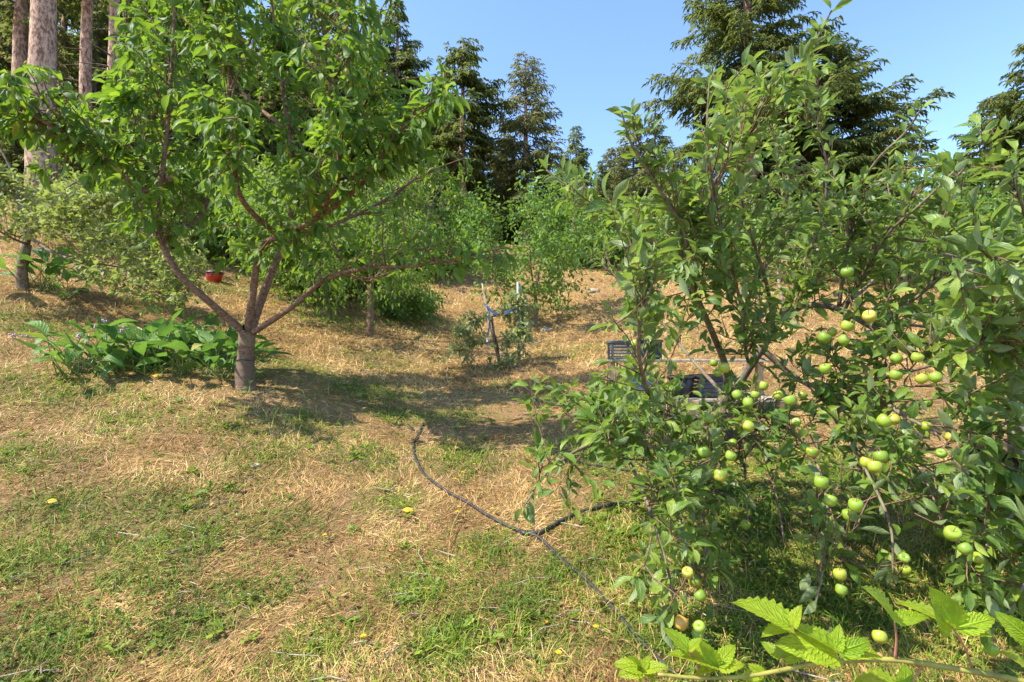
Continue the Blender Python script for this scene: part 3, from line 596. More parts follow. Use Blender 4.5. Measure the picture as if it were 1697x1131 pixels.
APOLY = [(840,625),(930,640),(985,655),(1000,560),(990,500),(1030,455),(940,420),(960,350),(900,310),(905,270),(960,290),(1020,340),(1080,320),(1020,230),(1010,165),(1050,160),(1090,250),(1140,260),(1160,130),(1200,90),(1300,120),(1330,60),(1370,0),(1395,5),(1390,90),(1370,150),(1385,270),(1450,300),(1485,220),(1515,165),(1560,175),(1530,240),(1590,260),(1610,300),(1600,330),(1700,370),(1800,400),(1800,1010),(1630,1010),(1575,930),(1520,890),(1512,970),(1462,970),(1455,860),(1425,860),(1410,1000),(1345,1000),(1335,840),(1250,830),(1200,850),(1185,1060),(1100,1040),(1040,960),(1060,880),(1000,800),(900,880),(840,850),(830,800),(890,740),(960,700),(900,690),(850,660)]
am = lambda x_, y_, d_: inpoly(x_, y_, APOLY) and not (y_ > 740 and r3.random() < .1)
kids, twigs = sprout(limbs, r3, dict(per_m=12, along=.65, spread=.6, out=.3, up=.55, len=.40, bend=.25, twigs=2, axis=pix(1270, 560, A)), am)
tips = [q[int(len(q) * .35):] for q, *_ in limbs]
twig_part(root, AB, kids + twigs, .0045, M['twig'])
P, T = stations(kids + twigs + tips, .031, r3, .1)
px_, py_, dd_ = project(P); k = np.array([inpoly(x_, y_, APOLY) or r3.random() < (.3 if y_ < 700 else .04) for x_, y_ in zip(px_, py_)]) & (dd_ > 1.2); P, T = P[k], T[k]
APX = [(1404,452,19),(1441,525,21),(1366,560,20),(1379,551,16),(1404,541,20),(1398,564,18),(1368,612,18),(1175,694,18),(1155,707,16),(1200,610,18),(1190,618,14),(1183,602,13),(1310,664,20),(1330,655,14),
 (1484,622,19),(1528,628,19),(1551,626,19),(1485,595,18),(1520,593,18),(1465,698,22),(1482,696,18),(1436,767,20),(1460,757,22),(1450,774,22),(1346,750,19),(1333,742,15),(1361,800,22),(1376,830,20),(1407,854,20),(1418,838,22),
 (1578,885,24),(1560,884,16),(1498,925,17),(1500,945,17),(1490,915,16),(1392,952,20),(1394,978,18),(1194,789,21),(1211,756,18),(1240,707,19),(1265,706,14),(1235,870,16),(1166,750,17),(1140,950,19),(1152,964,20),(1161,988,19),(1160,1040,20),(1157,1052,20),
 (1222,655,16),(1240,668,17),(1252,655,15),(1290,656,16),(1535,668,17),(1575,725,16),(1560,752,16),(1535,707,15),(1458,1056,22),(1450,1020,16),(1600,910,20),(1620,925,18),(1440,1085,16),(1265,640,15),(1053,570,15),(1078,730,15),(1320,700,14),(1215,735,14)]
fr = leaf_frames(P, T, r3, .65, .8, -.12, .8, .55); S = r3.uniform(.055, .12, len(P))
AC = np.array([(x_, y_, .056 * 848.5 / s_) for x_, y_, s_ in APX] + [(1129, 1033, 2.2)]); hid = np.zeros(len(P), bool)
for h_ in (.35, .7, 1.0):
    px_, py_, dd_ = project(P + fr[:, :, 1] * S[:, None] * h_)
    for x_, y_, d_ in AC: hid |= (np.hypot(px_ - x_, py_ - y_) < 17) & (dd_ < d_ + .05)
hid &= r3.random(len(P)) < .88
px_, py_, dd_ = project(P + fr[:, :, 1] * S[:, None] * .5)
win = ((px_ > 1005) & (px_ < 1085) & (py_ > 545) & (py_ < 610)) | ((px_ > 1095) & (px_ < 1205) & (py_ > 610) & (py_ < 695)); hid |= win & (r3.random(len(P)) < .38)
hid |= (px_ < 1035) & (py_ > 380) & (py_ < 630) & (r3.random(len(P)) < .6)
hid |= (py_ < 330) & (r3.random(len(P)) < .3)
hid |= (py_ > 720) & (r3.random(len(P)) < np.where((px_ > 1190) & (px_ < 1460), .35, .1))
P, T, fr, S = P[~hid], T[~hid], fr[~hid], S[~hid]
print('apple leaves', len(P))
foliage(root, AB, P, fr, S, APPLE, APPLE_F, M['apple'], r3)
for px_, py_, s_ in APX:
    dia = r3.uniform(.038, .052); hang_apple(root, AB, pix(px_, py_, dia * 848.5 / s_), dia, r3)
hang_apple(root, AB, pix(1129, 1033, .058 * 848.5 / 22), .058, r3, APR, 'apple with an orange blush, lowest at the branch tip')

# ------------------------------------------------------------------ second apple tree leaning in from the right
r4 = np.random.default_rng(55)
BB = onground(3.05, 2.75, -.03)
root = thing('apple_tree', 'apple tree at the right edge reaching large leaves across the grey post', 'fruit tree', BB)
bt = BB + [0, 0, 1.0]; a = Acc(); tube(a, catmull([BB, BB + [-.03, 0, .5], bt], 5), np.linspace(.06, .045, 11), 10); part('trunk', a, M['apple_bark'], root, BB)
B = 2.3
limbs = [([bt, pix(1800,520,2.4), pix(1720,470,2.1), pix(1640,440,1.9), pix(1560,420,1.8)], .02, .004, .2),
 ([bt, pix(1780,470,2.6), pix(1720,400,2.5), pix(1690,330,2.4), pix(1675,260,2.35)], .016, .004, .2),
 ([bt, pix(1810,620,2.4), pix(1730,570,2.2), pix(1650,560,2.0), pix(1590,590,1.95)], .018, .004, .2),
 ([bt, pix(1820,700,2.5), pix(1740,690,2.4), pix(1670,700,2.3), pix(1620,740,2.2)], .016, .004, .2),
 ([BB + [0,0,.8], pix(1820,820,2.4), pix(1720,830,2.2), pix(1660,870,2.1), pix(1620,930,2.05)], .016, .004, .2),
 ([BB + [0,0,.7], pix(1830,900,2.3), pix(1740,930,2.1), pix(1690,980,2.0), pix(1660,1030,2.0)], .014, .004, .2),
 ([bt, pix(1800,760,2.7), pix(1720,780,2.8), pix(1640,800,2.8)], .016, .004, .2)]
limbs = [(catmull(p_, 5), a_, b_, s_) for p_, a_, b_, s_ in limbs]
for q, a0, b0, s0 in limbs: limb_part('branch', q, a0, b0, M['apple_bark'], root, BB, 7)
bm = lambda x_, y_, d_: x_ > (1560 if y_ < 620 else 1600) and y_ > 200 and y_ < 1050
kids, twigs = sprout(limbs, r4, dict(per_m=9, along=.6, spread=.6, out=.2, up=.2, len=.34, bend=.1, twigs=2, axis=bt), bm)
twig_part(root, BB, kids + twigs, .0045, M['twig'])
P, T = stations(kids + twigs + [q[len(q)//3:] for q, *_ in limbs], .036, r4, .1); px_, py_, dd_ = project(P); k = (dd_ > 1.3) & (px_ > 1530); P, T = P[k], T[k]
fr = leaf_frames(P, T, r4, .6, .8, -.2, .8, .55); S = r4.uniform(.075, .125, len(P))
foliage(root, BB, P, fr, S, APPLE, APPLE_F, M['apple'], r4)
for px_, py_, s_ in [(1645,548,18),(1660,545,17),(1640,560,16),(1690,575,16),(1640,1075,24),(1610,1000,20),(1680,905,20),(1655,770,17),(1690,820,18),(1604,735,15)]:
    hang_apple(root, BB, pix(px_, py_, .057 * 848.5 / s_), .057, r4)

# ------------------------------------------------------------------ generic orchard trees and bushes
def orchard_tree(label, base, trunk_h, top, width, nleaf, leafsize, mat, bark, seed, trunk_r=.05, forks=5, cap=0, group=None, name='fruit_tree', cat='fruit tree', templ=SMALL, lean=(0, 0), low=.15, grav=-.3, nlimb_len=1.0, body=.75):
    r = np.random.default_rng(seed); base = np.asarray(base, float); root = thing(name, label, cat, base, group)
    H = top; f = base + [lean[0] * .3, lean[1] * .3, trunk_h]; a = Acc()
    tp = catmull([base - [0, 0, .05], base + [0.02, 0, trunk_h * .5], f], 5); tube(a, tp, np.linspace(trunk_r * 1.15, trunk_r * .85, len(tp)), 9); part('trunk', a, bark, root, base)
    limbs = []
    for i in range(forks):
        az = i * 2 * math.pi / forks + r.normal(0, .3); el = r.uniform(.35, 1.0) if i else 1.4; Lh = (H - trunk_h) * r.uniform(.75, 1.05)
        out = width * .5 * r.uniform(.55, 1.0) * (0.15 if i == 0 else 1)
        e = f + [lean[0] + out * math.cos(az), lean[1] + out * math.sin(az), Lh * (1 if i == 0 else r.uniform(.45, .85))]
        m = f * .5 + e * .5 + [math.cos(az) * out * .18, math.sin(az) * out * .18, -Lh * .08 * (i > 0)]
        q = catmull([f, m, e], 6); limbs.append((q, trunk_r * .6, .006, .15)); limb_part('branch', q, trunk_r * .6, .006, bark, root, base, 6)
    kids, twigs = sprout(limbs, r, dict(per_m=8 * nlimb_len, along=.6, spread=.7, out=.5, up=.15, len=width * .28, bend=grav * .6, twigs=3, axis=f + [0, 0, (H - trunk_h) * .3]), None)
    twig_part(root, base, kids, .007, M['twig'])
    P, T = stations(kids + twigs, leafsize * .45, r, .1)
    if len(P) > nleaf: k = r.choice(len(P), nleaf, replace=False); P, T = P[k], T[k]
    P = P + r.normal(0, leafsize * .6, P.shape); P = P[P[:, 2] > height(P[:, 0], P[:, 1]) + .05]; T = T[:len(P)]
    fr = leaf_frames(P, T, r, .4, .8, grav, .9, .6); S = r.uniform(.7, 1.25, len(P)) * leafsize
    foliage(root, base, P, fr, S, templ, templ, mat, r, cap); return root
# young cherry with straight grey trunk, mid distance
b = gpt(612, 557); orchard_tree('young cherry tree with slim grey trunk in the middle, drooping bright leaves', b, .95, 3.3, 3.9, 6500, .14, M['cherry'], M['cherry_trunk'], 61, .06, 7, 150, templ=CHERRY_F, grav=-.6, name='cherry_tree')
b = gpt(887, 543); orchard_tree('small fruit tree with forked thin trunk beside the pale stone', b, .75, 3.1, 3.7, 6500, .12, M['lime'], M['apple_bark'], 62, .055, 7, 0, grav=-.25)
# pale apple tree, far left
r5 = np.random.default_rng(63)
LB = gpt(38, 480); LB[2] -= .03; ld = project(LB)[2]
root = thing('apple_tree', 'pale small-leaved apple tree on the bank at the far left, crooked trunk', 'fruit tree', LB)
def L(*pts, per=5): return catmull([pix(x_, y_, ld + dz) for x_, y_, dz in pts], per)
a = Acc(); tp = catmull([LB, pix(36, 450, ld), pix(44, 405, ld)], 6); tube(a, tp, np.linspace(.075, .06, len(tp)), 10); part('trunk', a, M['apple_bark'], root, LB)
limbs = [(L((44,405,0),(52,385,-.1),(75,372,-.3),(110,360,-.5),(170,338,-.7),(230,330,-.8)), .04, .008, .3),
 (L((44,405,0),(36,360,.1),(25,300,.2),(5,255,.2),(-20,220,.2)), .035, .008, .3),
 (L((50,395,0),(90,420,-.4),(150,440,-.7),(220,470,-.8),(280,500,-.8)), .025, .006, .3),
 (L((52,385,-.1),(90,330,.4),(130,300,.6),(170,290,.7)), .025, .006, .3),
 (L((75,372,-.3),(150,395,.4),(230,410,.8),(310,420,1.0)), .025, .006, .3),
 (L((90,420,-.4),(180,440,.3),(260,450,.6),(330,455,.8)), .02, .006, .3),
 (L((44,405,0),(20,395,-.5),(-10,380,-.7),(-50,370,-.7)), .02, .006, .3)]
for q, a0, b0, s0 in limbs: limb_part('branch', q, a0, b0, M['apple_bark'], root, LB, 6)
LP = [(-100,250),(0,270),(60,310),(180,280),(220,310),(330,390),(350,450),(330,520),(270,530),(200,500),(140,470),(120,410),(60,400),(0,400),(-100,400)]
kids, twigs = sprout(limbs, r5, dict(per_m=15, along=.6, spread=.7, out=.3, up=.15, len=.6, bend=-.1, twigs=4, axis=pix(120, 380, ld)), lambda x_, y_, d_: inpoly(x_, y_, LP))
twig_part(root, LB, kids + twigs, .005, M['apple_bark'])
P, T = stations(kids + twigs, .05, r5, .1); fr = leaf_frames(P, T, r5, .5, .8, -.1, .9, .6); foliage(root, LB, P, fr, r5.uniform(.055, .10, len(P)), APPLE_F, SMALL, M['pale'], r5, 0)
print('pale leaves', len(P))
# background orchard and hedge trees: (px, py_base, depth, trunk_h, top, width, leaves, leaf, mat, label)
BG = [(330,415,15.5,.5,3.4,3.6,5000,.10,'lime','bushy lime-green tree on the bank behind the red tub'),
 (460,440,16,.5,3.6,3.4,4500,.10,'pale','pale grey-green tree behind the cherry trunk'),
 (540,430,17.5,.5,3.0,3.0,4000,.10,'lime','yellowish bush under the firs, left of the grassy path top'),
 (684,512,11.5,.12,1.0,1.3,1800,.06,'lime','round low bush beside the path, dense down to the ground'),
 (660,430,19,.5,4.0,3.6,4500,.11,'pale','tall pale shrub behind the young cherry'),
 (760,418,20,.5,3.2,3.2,3600,.11,'cherry','light green hedge tree at the head of the path'),
 (945,430,19.5,.5,3.6,2.8,4000,.10,'cherry','glossy green tree left of the weathered post'),
 (1070,430,20,.4,3.0,3.0,3500,.11,'pale','dull green scrub behind the brush pile'),
 (1190,455,16,.5,2.6,3.0,3500,.10,'lime','green bush behind the apple tree by the fence'),
 (1480,470,13.5,.5,2.8,3.2,4000,.09,'lime','sunlit bush beyond the fence right of the apple tree'),
 (1600,470,13.5,.5,2.6,3.2,4000,.09,'pale','pale bush beyond the fence near the right edge'),
 (215,400,14,.4,2.6,3.0,3500,.09,'pale','straggly pale bush in front of the fir trunks'),
 (600,470,13.5,.3,1.8,2.2,2600,.09,'cherry','low dark green bush behind the young cherry trunk'),
 (475,470,13,.3,1.7,1.8,2400,.09,'cherry','low dark bush some way right of the red tub'),
 (270,430,13,.4,2.3,2.6,3200,.09,'pale','pale leafy bush left of the red tub, above the bank'),
 (390,425,14.5,.4,3.0,2.6,3200,.10,'lime','bright bush straight behind the red tub'),
 (730,440,17,.3,2.0,2.2,2600,.10,'cherry','low dark green bush at the head of the path'),
 (540,495,11.5,1.0,3.4,2.4,3600,.11,'cherry','leafy young fruit tree left of the grey-trunked young cherry'),
 (1010,445,18.5,.3,1.7,2.0,2400,.10,'lime','low green bush wrapped round the weathered post')]
for i, (px_, py_, d_, th, tp_, wd, nl, ls, mt, lab) in enumerate(BG):
    p_ = pix(px_, py_, d_); p_[2] = float(height(p_[0], p_[1]))
    bush = lab.find('tree') < 0
    orchard_tree(lab, p_, th, tp_ * .62, wd * 1.3, int(nl * 2), ls * 1.35, M[mt], M['apple_bark'], 70 + i, .05 if th > .2 else .025, 7, 0, 'orchard trees and shrubs behind', 'bush' if bush else 'fruit_tree', 'bush' if bush else 'fruit tree', nlimb_len=2.8 if th > .2 else 4.5)

# ------------------------------------------------------------------ conifers
def conifer_meshes(name, H, cb, rmax, nb, seed, mat, shape=1.0, droop=.25, twl=.5, spr=(.32, .05), tr=.2, irregular=.3, nspray=7, bark='fir_bark', dead=0):
    """trunk, limbs and needle sprays of one fir, base at the origin"""
    r = np.random.default_rng(seed); t = Acc(); zz = np.linspace(0, H, 14)
    ax = np.stack([np.cumsum(r.normal(0, .012 * H / 14, 14)), np.cumsum(r.normal(0, .012 * H / 14, 14)), zz], 1); ax[:2, :2] = 0
    tube(t, ax, tr * (1 - .93 * (zz / H)) ** .9 + .01, 10); tm = t.mesh('trunk', M[bark]); lb = Acc(); SP = []; SD = []; SU = []; SL = []
    axp = lambda z: np.array([np.interp(z, zz, ax[:, 0]), np.interp(z, zz, ax[:, 1]), z])
    for i in range(nb + dead):
        isdead = i >= nb; s = (i + r.random()) / nb if not isdead else 0
        z = H * (cb + (1 - cb) * s ** .95) if not isdead else H * r.uniform(.15, cb + .1); p = axp(min(z, H * .995)); az = r.random() * 6.283
        rad = rmax * ((1 - s) ** shape) * (1 - .35 * math.exp(-s * 8)) * r.uniform(1 - irregular * 1.4, 1 + irregular * .5) + .22
        if isdead: rad = rmax * r.uniform(.25, .6)
        h = np.array([math.cos(az), math.sin(az), 0]); el = .35 * s + r.normal(0, .12) - .12 * (1 - s); q = [p]; d = nrm(h + [0, 0, el]); k = 6
        for j in range(k): d = nrm(d + np.array([0, 0, -droop * (.5 if j < 4 else -.8)]) / k * 1.6 + r.normal(0, .05, 3)); q.append(q[-1] + d * rad / k)
        q = np.array(q); tube(lb, q, np.linspace(.02 + .012 * rad, .006, len(q)), 4, False)
        if isdead: continue
        nt_ = max(3, int(rad / .17)); tan = nrm(np.gradient(q, axis=0))
        for j in range(nt_):
            u = .18 + .82 * (j + r.random()) / nt_; x_ = u * k; a0 = min(int(x_), k - 1); pp = q[a0] + (q[a0+1] - q[a0]) * (x_ - a0); tt = tan[a0]
            sd_ = np.cross(tt, [0, 0, 1]) * (1 if j % 2 else -1); tl = min(twl * rad * .55 * (1.15 - u) + .16, 1.1) * r.uniform(.7, 1.2)
            dd = nrm(tt * .75 + sd_ * .8 + np.array([0, 0, -.25]) + r.normal(0, .15, 3)); ns = max(4, int(nspray * 2.1 * tl / .45))
            for m_ in range(ns):
                v = (m_ + .5) / ns; sp = pp + dd * tl * v + np.array([0, 0, -.25 * tl * v * v]); sg = 1 if m_ % 2 else -1
                SP.append(sp); SD.append(nrm(dd * .8 + np.cross(dd, [0, 0, 1]) * sg * .75 + np.array([0, 0, -.3]) + r.normal(0, .22, 3))); SL.append(r.uniform(.6, 1.25))
    SP = np.array(SP); SD = np.array(SD); SL = np.array(SL); N = len(SP); f = frames(SD, np.array([[0, 0, 1.]]) + r.normal(0, .5, (N, 3)))
    T = Leaf([.5], fold=.3, droop=.5, stalk=0)
    cm_ = scatter_mesh('crown', [T], SP, f, np.stack([spr[1] * SL, spr[0] * SL * .8, spr[0] * SL], 1), M[mat], r)
    return tm, lb.mesh('limbs', M['dark_bark']), cm_
def plant_fir(meshes, base, label, group=None, rot=0.0, scale=1.0, name='fir_tree', cat='fir tree'):
    root = thing(name, label, cat, base, group, rot); root.scale = (scale, scale, scale)
    link('trunk', meshes[0], root); link('limbs', meshes[1], root, kind='stuff'); link('crown', meshes[2], root, kind='stuff'); return root
def spot(px, d, py_top=None):
    x_ = (px - 848.5) / 848.5 * d; y_ = d * math.cos(PITCH); z_ = float(height(x_, y_)); h = None
    if py_top is not None: h = pix(px, py_top, d)[2] - z_
    return np.array([x_, y_, z_ - .1]), h
def own_fir(px, d, top, label, cb, rmax, nb, seed, mat='needle', **kw):
    b_, h_ = spot(px, d, top); plant_fir(conifer_meshes('fir', h_, cb, rmax, nb, seed, mat, **kw), b_, label); return b_, h_
own_fir(62, 14.5, -900, 'massive fir with thick pale scaly trunk at the upper left', .45, 3.2, 50, 101, tr=.37, spr=(.4, .08), nspray=6)
own_fir(130, 18, -700, 'fir with straight pinkish trunk carrying a small white sign', .34, 2.6, 60, 102, tr=.21, spr=(.35, .07), dead=12)
own_fir(178, 17, -650, 'slim fir with bare trunk right of the one carrying a sign', .40, 2.4, 55, 103, tr=.20, spr=(.35, .07), dead=14)
own_fir(92, 22, -420, 'thin young fir trunk squeezed between two thicker trunks', .30, 2.2, 60, 104, tr=.15, spr=(.35, .07), bark='fir_bark', dead=10)
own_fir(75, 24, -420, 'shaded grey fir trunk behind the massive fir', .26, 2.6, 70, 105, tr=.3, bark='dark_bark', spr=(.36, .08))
own_fir(20, 20, -420, 'fir with lit upper trunk at the top left corner', .40, 2.8, 60, 106, tr=.3, spr=(.36, .08))
own_fir(655, 30, -8, 'tall tapering fir standing above the right shoulder of the big cherry', .08, 4.6, 180, 107, 'needle', tr=.25, spr=(.42, .09), irregular=.4, nspray=7)
own_fir(764, 27, 62, 'one-sided fir with a long bare lower trunk and tufted narrow crown', .34, 2.7, 95, 108, 'needle', tr=.26, shape=.5, irregular=.6, spr=(.40, .10), dead=14)
own_fir(871, 29, 80, 'sparse open-branched fir in the middle of the skyline', .14, 3.8, 130, 109, 'needle_olive', tr=.24, shape=.75, spr=(.36, .07), nspray=4, irregular=.3, droop=-.2, dead=10)
own_fir(1243, 21.5, -170, 'largest dark fir behind the apple tree, long branches reaching left, top cut off', .14, 4.6, 190, 110, 'needle', tr=.38, shape=.6, irregular=.5, droop=.4, spr=(.34, .07), nspray=6)
own_fir(1372, 23, 38, 'broad dark fir right of the largest fir, layered drooping branches', .08, 5.9, 220, 111, 'needle', tr=.32, shape=.85, irregular=.4, droop=.35, spr=(.36, .07), nspray=6)
own_fir(1652, 27, 152, 'fir near the right edge with its pointed top in the open sky', .06, 4.2, 120, 112, 'needle', tr=.25, shape=.9, droop=.35, spr=(.4, .07), nspray=7)
own_fir(1720, 24, 60, 'fir cut by the right edge of the picture', .06, 4.4, 120, 113, 'needle', tr=.26, shape=.9, droop=.35, spr=(.4, .07), nspray=7)
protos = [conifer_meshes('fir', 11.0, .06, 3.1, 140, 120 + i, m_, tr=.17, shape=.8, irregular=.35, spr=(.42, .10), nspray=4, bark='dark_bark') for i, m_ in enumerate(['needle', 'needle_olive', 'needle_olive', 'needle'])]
FARF = [(963,44,205,'small pointed fir on the skyline right of the sparse fir'),(1020,46,240,'low fir between two taller skyline firs'),(1060,48,186,'slender fir tip left of its twin on the skyline'),(1092,48,184,'slender fir tip nearest the largest fir'),
 (925,38,268,None),(990,40,292,None),(1045,38,290,None),(830,36,250,None),(790,38,235,None),(720,40,190,None),(745,33,300,None),(900,33,320,None),(1130,40,250,None),(1170,42,220,None),(600,36,60,None),(560,33,-30,None),(510,38,-60,None),(460,34,-20,None),(410,30,60,None),(350,36,-90,None),(300,31,-10,None),(250,36,-120,None),(215,28,-40,None),(160,32,-150,None),
 (330,24,120,None),(440,26,140,None),(540,25,160,None),(240,23,130,None),(640,27,200,None),(690,30,215,None),(1290,40,200,None),(1420,40,240,None),(1470,36,270,None),(1540,40,330,None),(1590,42,350,None),(1320,30,230,None),(1150,32,310,None),(50,28,-40,None),(140,26,60,None),(60,21,190,None),(110,23,150,None),(200,22,160,None),(270,21,170,None),(390,20,190,None),(160,27,-60,None),(290,26,-50,None),(370,27,20,None),(470,27,20,None),(520,30,60,None),(620,31,90,None),(800,33,300,None),(860,34,300,None),(1010,34,310,None),(960,33,330,None)]
FARF += [(700,33,165,None),(735,35,140,None),(798,34,205,None),(838,38,215,None),(905,37,255,None),(938,40,262,None),(1000,41,262,None),(1035,40,255,None),(1115,36,265,None),(640,34,110,None),(680,36,120,None),(-12,27,-120,None),(22,23,-60,None),(-30,22,60,None),(112,17.2,150,'young fir with lit boughs between the two pinkish trunks'),(222,16.5,70,'leafy young fir right of the slim bare-trunked fir'),(85,19,30,'young fir filling the gap right of the massive trunk'),(150,20,-20,'dense fir showing behind the trunk with the white sign'),(20,18,180,'small fir beside the massive trunk at the left edge')]
rf = np.random.default_rng(8)
for i, (px_, d_, top_, lab) in enumerate(FARF):
    b_, h_ = spot(px_ + (rf.normal(0, 4)), d_, top_); m_ = protos[i % 4]
    left = px_ < 700
    plant_fir(m_, b_, lab or ('dark fir in the thick wood behind the cherry tree' if left else 'dark fir in the belt of trees along the far crest'), ('firs in the wood behind the cherry' if left else 'firs along the far crest') if not lab else 'small firs on the skyline', rf.random() * 6.28, max(.35, h_ / 11.0))

# ------------------------------------------------------------------ comfrey clumps
COMF = [Leaf([.09, .16, .20, .20, .175, .125, .065], fold=f, droop=d, twist=t, wave=.14, stalk=.02) for f, d, t in ((.35, 1.0, .2), (.25, 1.5, -.3), (.5, .6, 0), (.3, 2.0, .3), (.4, -.2, .3))]
def comfrey(label, spots, nleaf, size, seed, spread, name='comfrey_plant'):
    r = np.random.default_rng(seed); c0 = np.mean([s_ for s_ in spots], axis=0); c0[2] = float(height(c0[0], c0[1])); root = thing(name, label, 'plant', c0)
    P = []; D = []; st = Acc()
    for i in range(nleaf):
        s_ = spots[r.integers(0, len(spots))]; b_ = s_ + np.array([r.normal(0, spread), r.normal(0, spread), 0]); b_[2] = float(height(b_[0], b_[1])) - .01
        az = r.random() * 6.283; el = r.uniform(.55, 1.45); pl = size * r.uniform(.3, 1.35); d_ = np.array([math.cos(az) * math.cos(el), math.sin(az) * math.cos(el), math.sin(el)])
        q = shoot(b_, d_, pl, (0, 0, -.1), r, 3, .06); tube(st, q, np.linspace(.007, .004, 4), 4, False); P.append(q[-1]); D.append(nrm(nrm(q[-1] - q[-2]) + [math.cos(az) * .5, math.sin(az) * .5, -.25]))
    P = np.array(P); D = np.array(D); part('stems', st, M['green_stem'], root, c0, kind='stuff')
    fr_ = frames(D, np.array([[0, 0, 1.]]) + r.normal(0, .3, P.shape)); leaf_objects('leaf', COMF, P, fr_, size * r.uniform(.65, 1.2, len(P)), M['comfrey'], root, c0, r); return root, c0, r
sp = [gpt(px_, py_) for px_, py_ in ((130,618),(180,622),(210,605),(240,618),(270,600),(300,620),(330,600),(350,622),(382,628),(374,612),(250,590),(310,585),(160,600),(365,600))]
root, c0, r = comfrey('sprawling comfrey clump with broad leaves and faded pink flowers beside the wrapped cherry trunk', sp, 200, .32, 201, .07)
for px_, py_, d_ in ((40,557,4.9),(22,556,5.0),(172,532,5.0),(158,540,5.0),(202,546,5.0),(128,556,5.0)):
    a = Acc(); p_ = pix(px_, py_, d_)
    for k in range(7): q = p_ + r.normal(0, .011, 3); tube(a, [q, q + [0, 0, .006], q + [.003, 0, -.014]], [.003, .005, .006], 5)
    part('flower', a, M['pink'], root, c0)
    a = Acc(); g_ = sp[0] if px_ < 60 else sp[1]; tube(a, catmull([g_, g_ * .5 + p_ * .5 + [0, 0, .12], p_], 4), .004, 4); part('flower_stem', a, M['green_stem'], root, c0)
comfrey('upright comfrey clump with large leaves at the foot of the pale apple tree', [gpt(60, 480), gpt(75, 478), gpt(88, 482)], 26, .42, 202, .07)
comfrey('small comfrey seedling with few leaves right of the larger upright clump', [gpt(104, 496)], 10, .26, 203, .03)
comfrey('low broad-leaved weed at the foot of the wrapped cherry trunk', [gpt(413, 652)], 5, .10, 204, .02, 'broadleaf_weed')

# ------------------------------------------------------------------ irrigation hose
def hose_pts(lst, lift=.014): return catmull([gpt(px_, py_, lift) for px_, py_ in lst], 8)
h0 = gpt(880, 888, .012)
root = thing('irrigation_hose', 'black irrigation hose snaking down the slope, joined by a branch line at a tee', 'hose', h0)
a = Acc(); tube(a, hose_pts([(702,705),(692,725),(685,742),(687,758),(694,775),(704,790),(722,806),(745,822),(775,838),(805,858),(835,874),(868,890)]), .0095, 8); part('hose', a, M['hose'], root, h0)
a = Acc(); tube(a, hose_pts([(868,890),(890,896),(908,912),(935,935),(965,962),(1000,998),(1040,1042),(1075,1082),(1110,1118),(1140,1145)]), .0095, 8); part('hose', a, M['hose'], root, h0)
a = Acc(); tube(a, hose_pts([(868,890),(895,886),(925,872),(955,855),(985,846),(1020,840),(1060,838)]), .012, 8); part('branch_line', a, M['hose'], root, h0)
a = Acc(); q = gpt(868, 890, .014); d_ = nrm(gpt(890, 897) - gpt(845, 880)); tube(a, [q - d_ * .035, q + d_ * .035], .014, 8); e_ = nrm(gpt(900, 884) - q); tube(a, [q, q + e_ * .04], .014, 8); part('tee_fitting', a, M['black_plastic'], root, h0)
h1 = gpt(1040, 780, .012); root = thing('drip_hose', 'thin black drip line looped around the guarded apple trunk', 'hose', h1)
a = Acc(); tube(a, hose_pts([(945,752),(965,770),(1000,776),(1035,783),(1050,784)]), .008, 7); part('hose', a, M['hose'], root, h1)
a = Acc(); tube(a, hose_pts([(1060,812),(1085,818),(1110,820),(1130,818),(1145,812),(1150,805)]), .009, 7); part('hose', a, M['hose'], root, h1)
a = Acc(); tube(a, hose_pts([(1060,775),(1090,780),(1108,795),(1117,818)]), .007, 7); part('hose', a, M['hose'], root, h1)

# ------------------------------------------------------------------ potting bench with crates, behind the apple tree
bx0 = gpt(1110, 706); bz = bx0[2]; by = bx0[1] + .1; xl = pix(1022, 650, by)[0]; xr = xl + 1.75
zl = pix(1030, 664, by)[2]; zu = pix(1030, 598, by + .4)[2]
root = thing('potting_bench', 'weathered wooden bench with an upper shelf, half hidden by apple branches', 'bench', (xl, by, bz)); og = np.array([xl, by, bz])
for k in range(4):
    a = Acc(); box(a, ((xl + xr) / 2, by + .07 + k * .145, zl + .004 * (k % 2)), (xr - xl, .138, .03)); part('plank', a, M['grey_wood'], root, og, False)
for k in range(2):
    a = Acc(); box(a, ((xl + xr) / 2 + .02, by + .36 + k * .145, zu), (xr - xl, .138, .028)); part('plank', a, M['grey_wood'], root, og, False)
for x_ in (xl + .05, xr - .05):
    for y_, zt in ((by + .06, zl - .016), (by + .53, zu - .015)):
        zb = float(height(x_, y_)) - .05; a = Acc(); box(a, (x_, y_, (zb + zt) / 2), (.07, .07, zt - zb)); part('leg', a, M['tan_wood'], root, og, False)
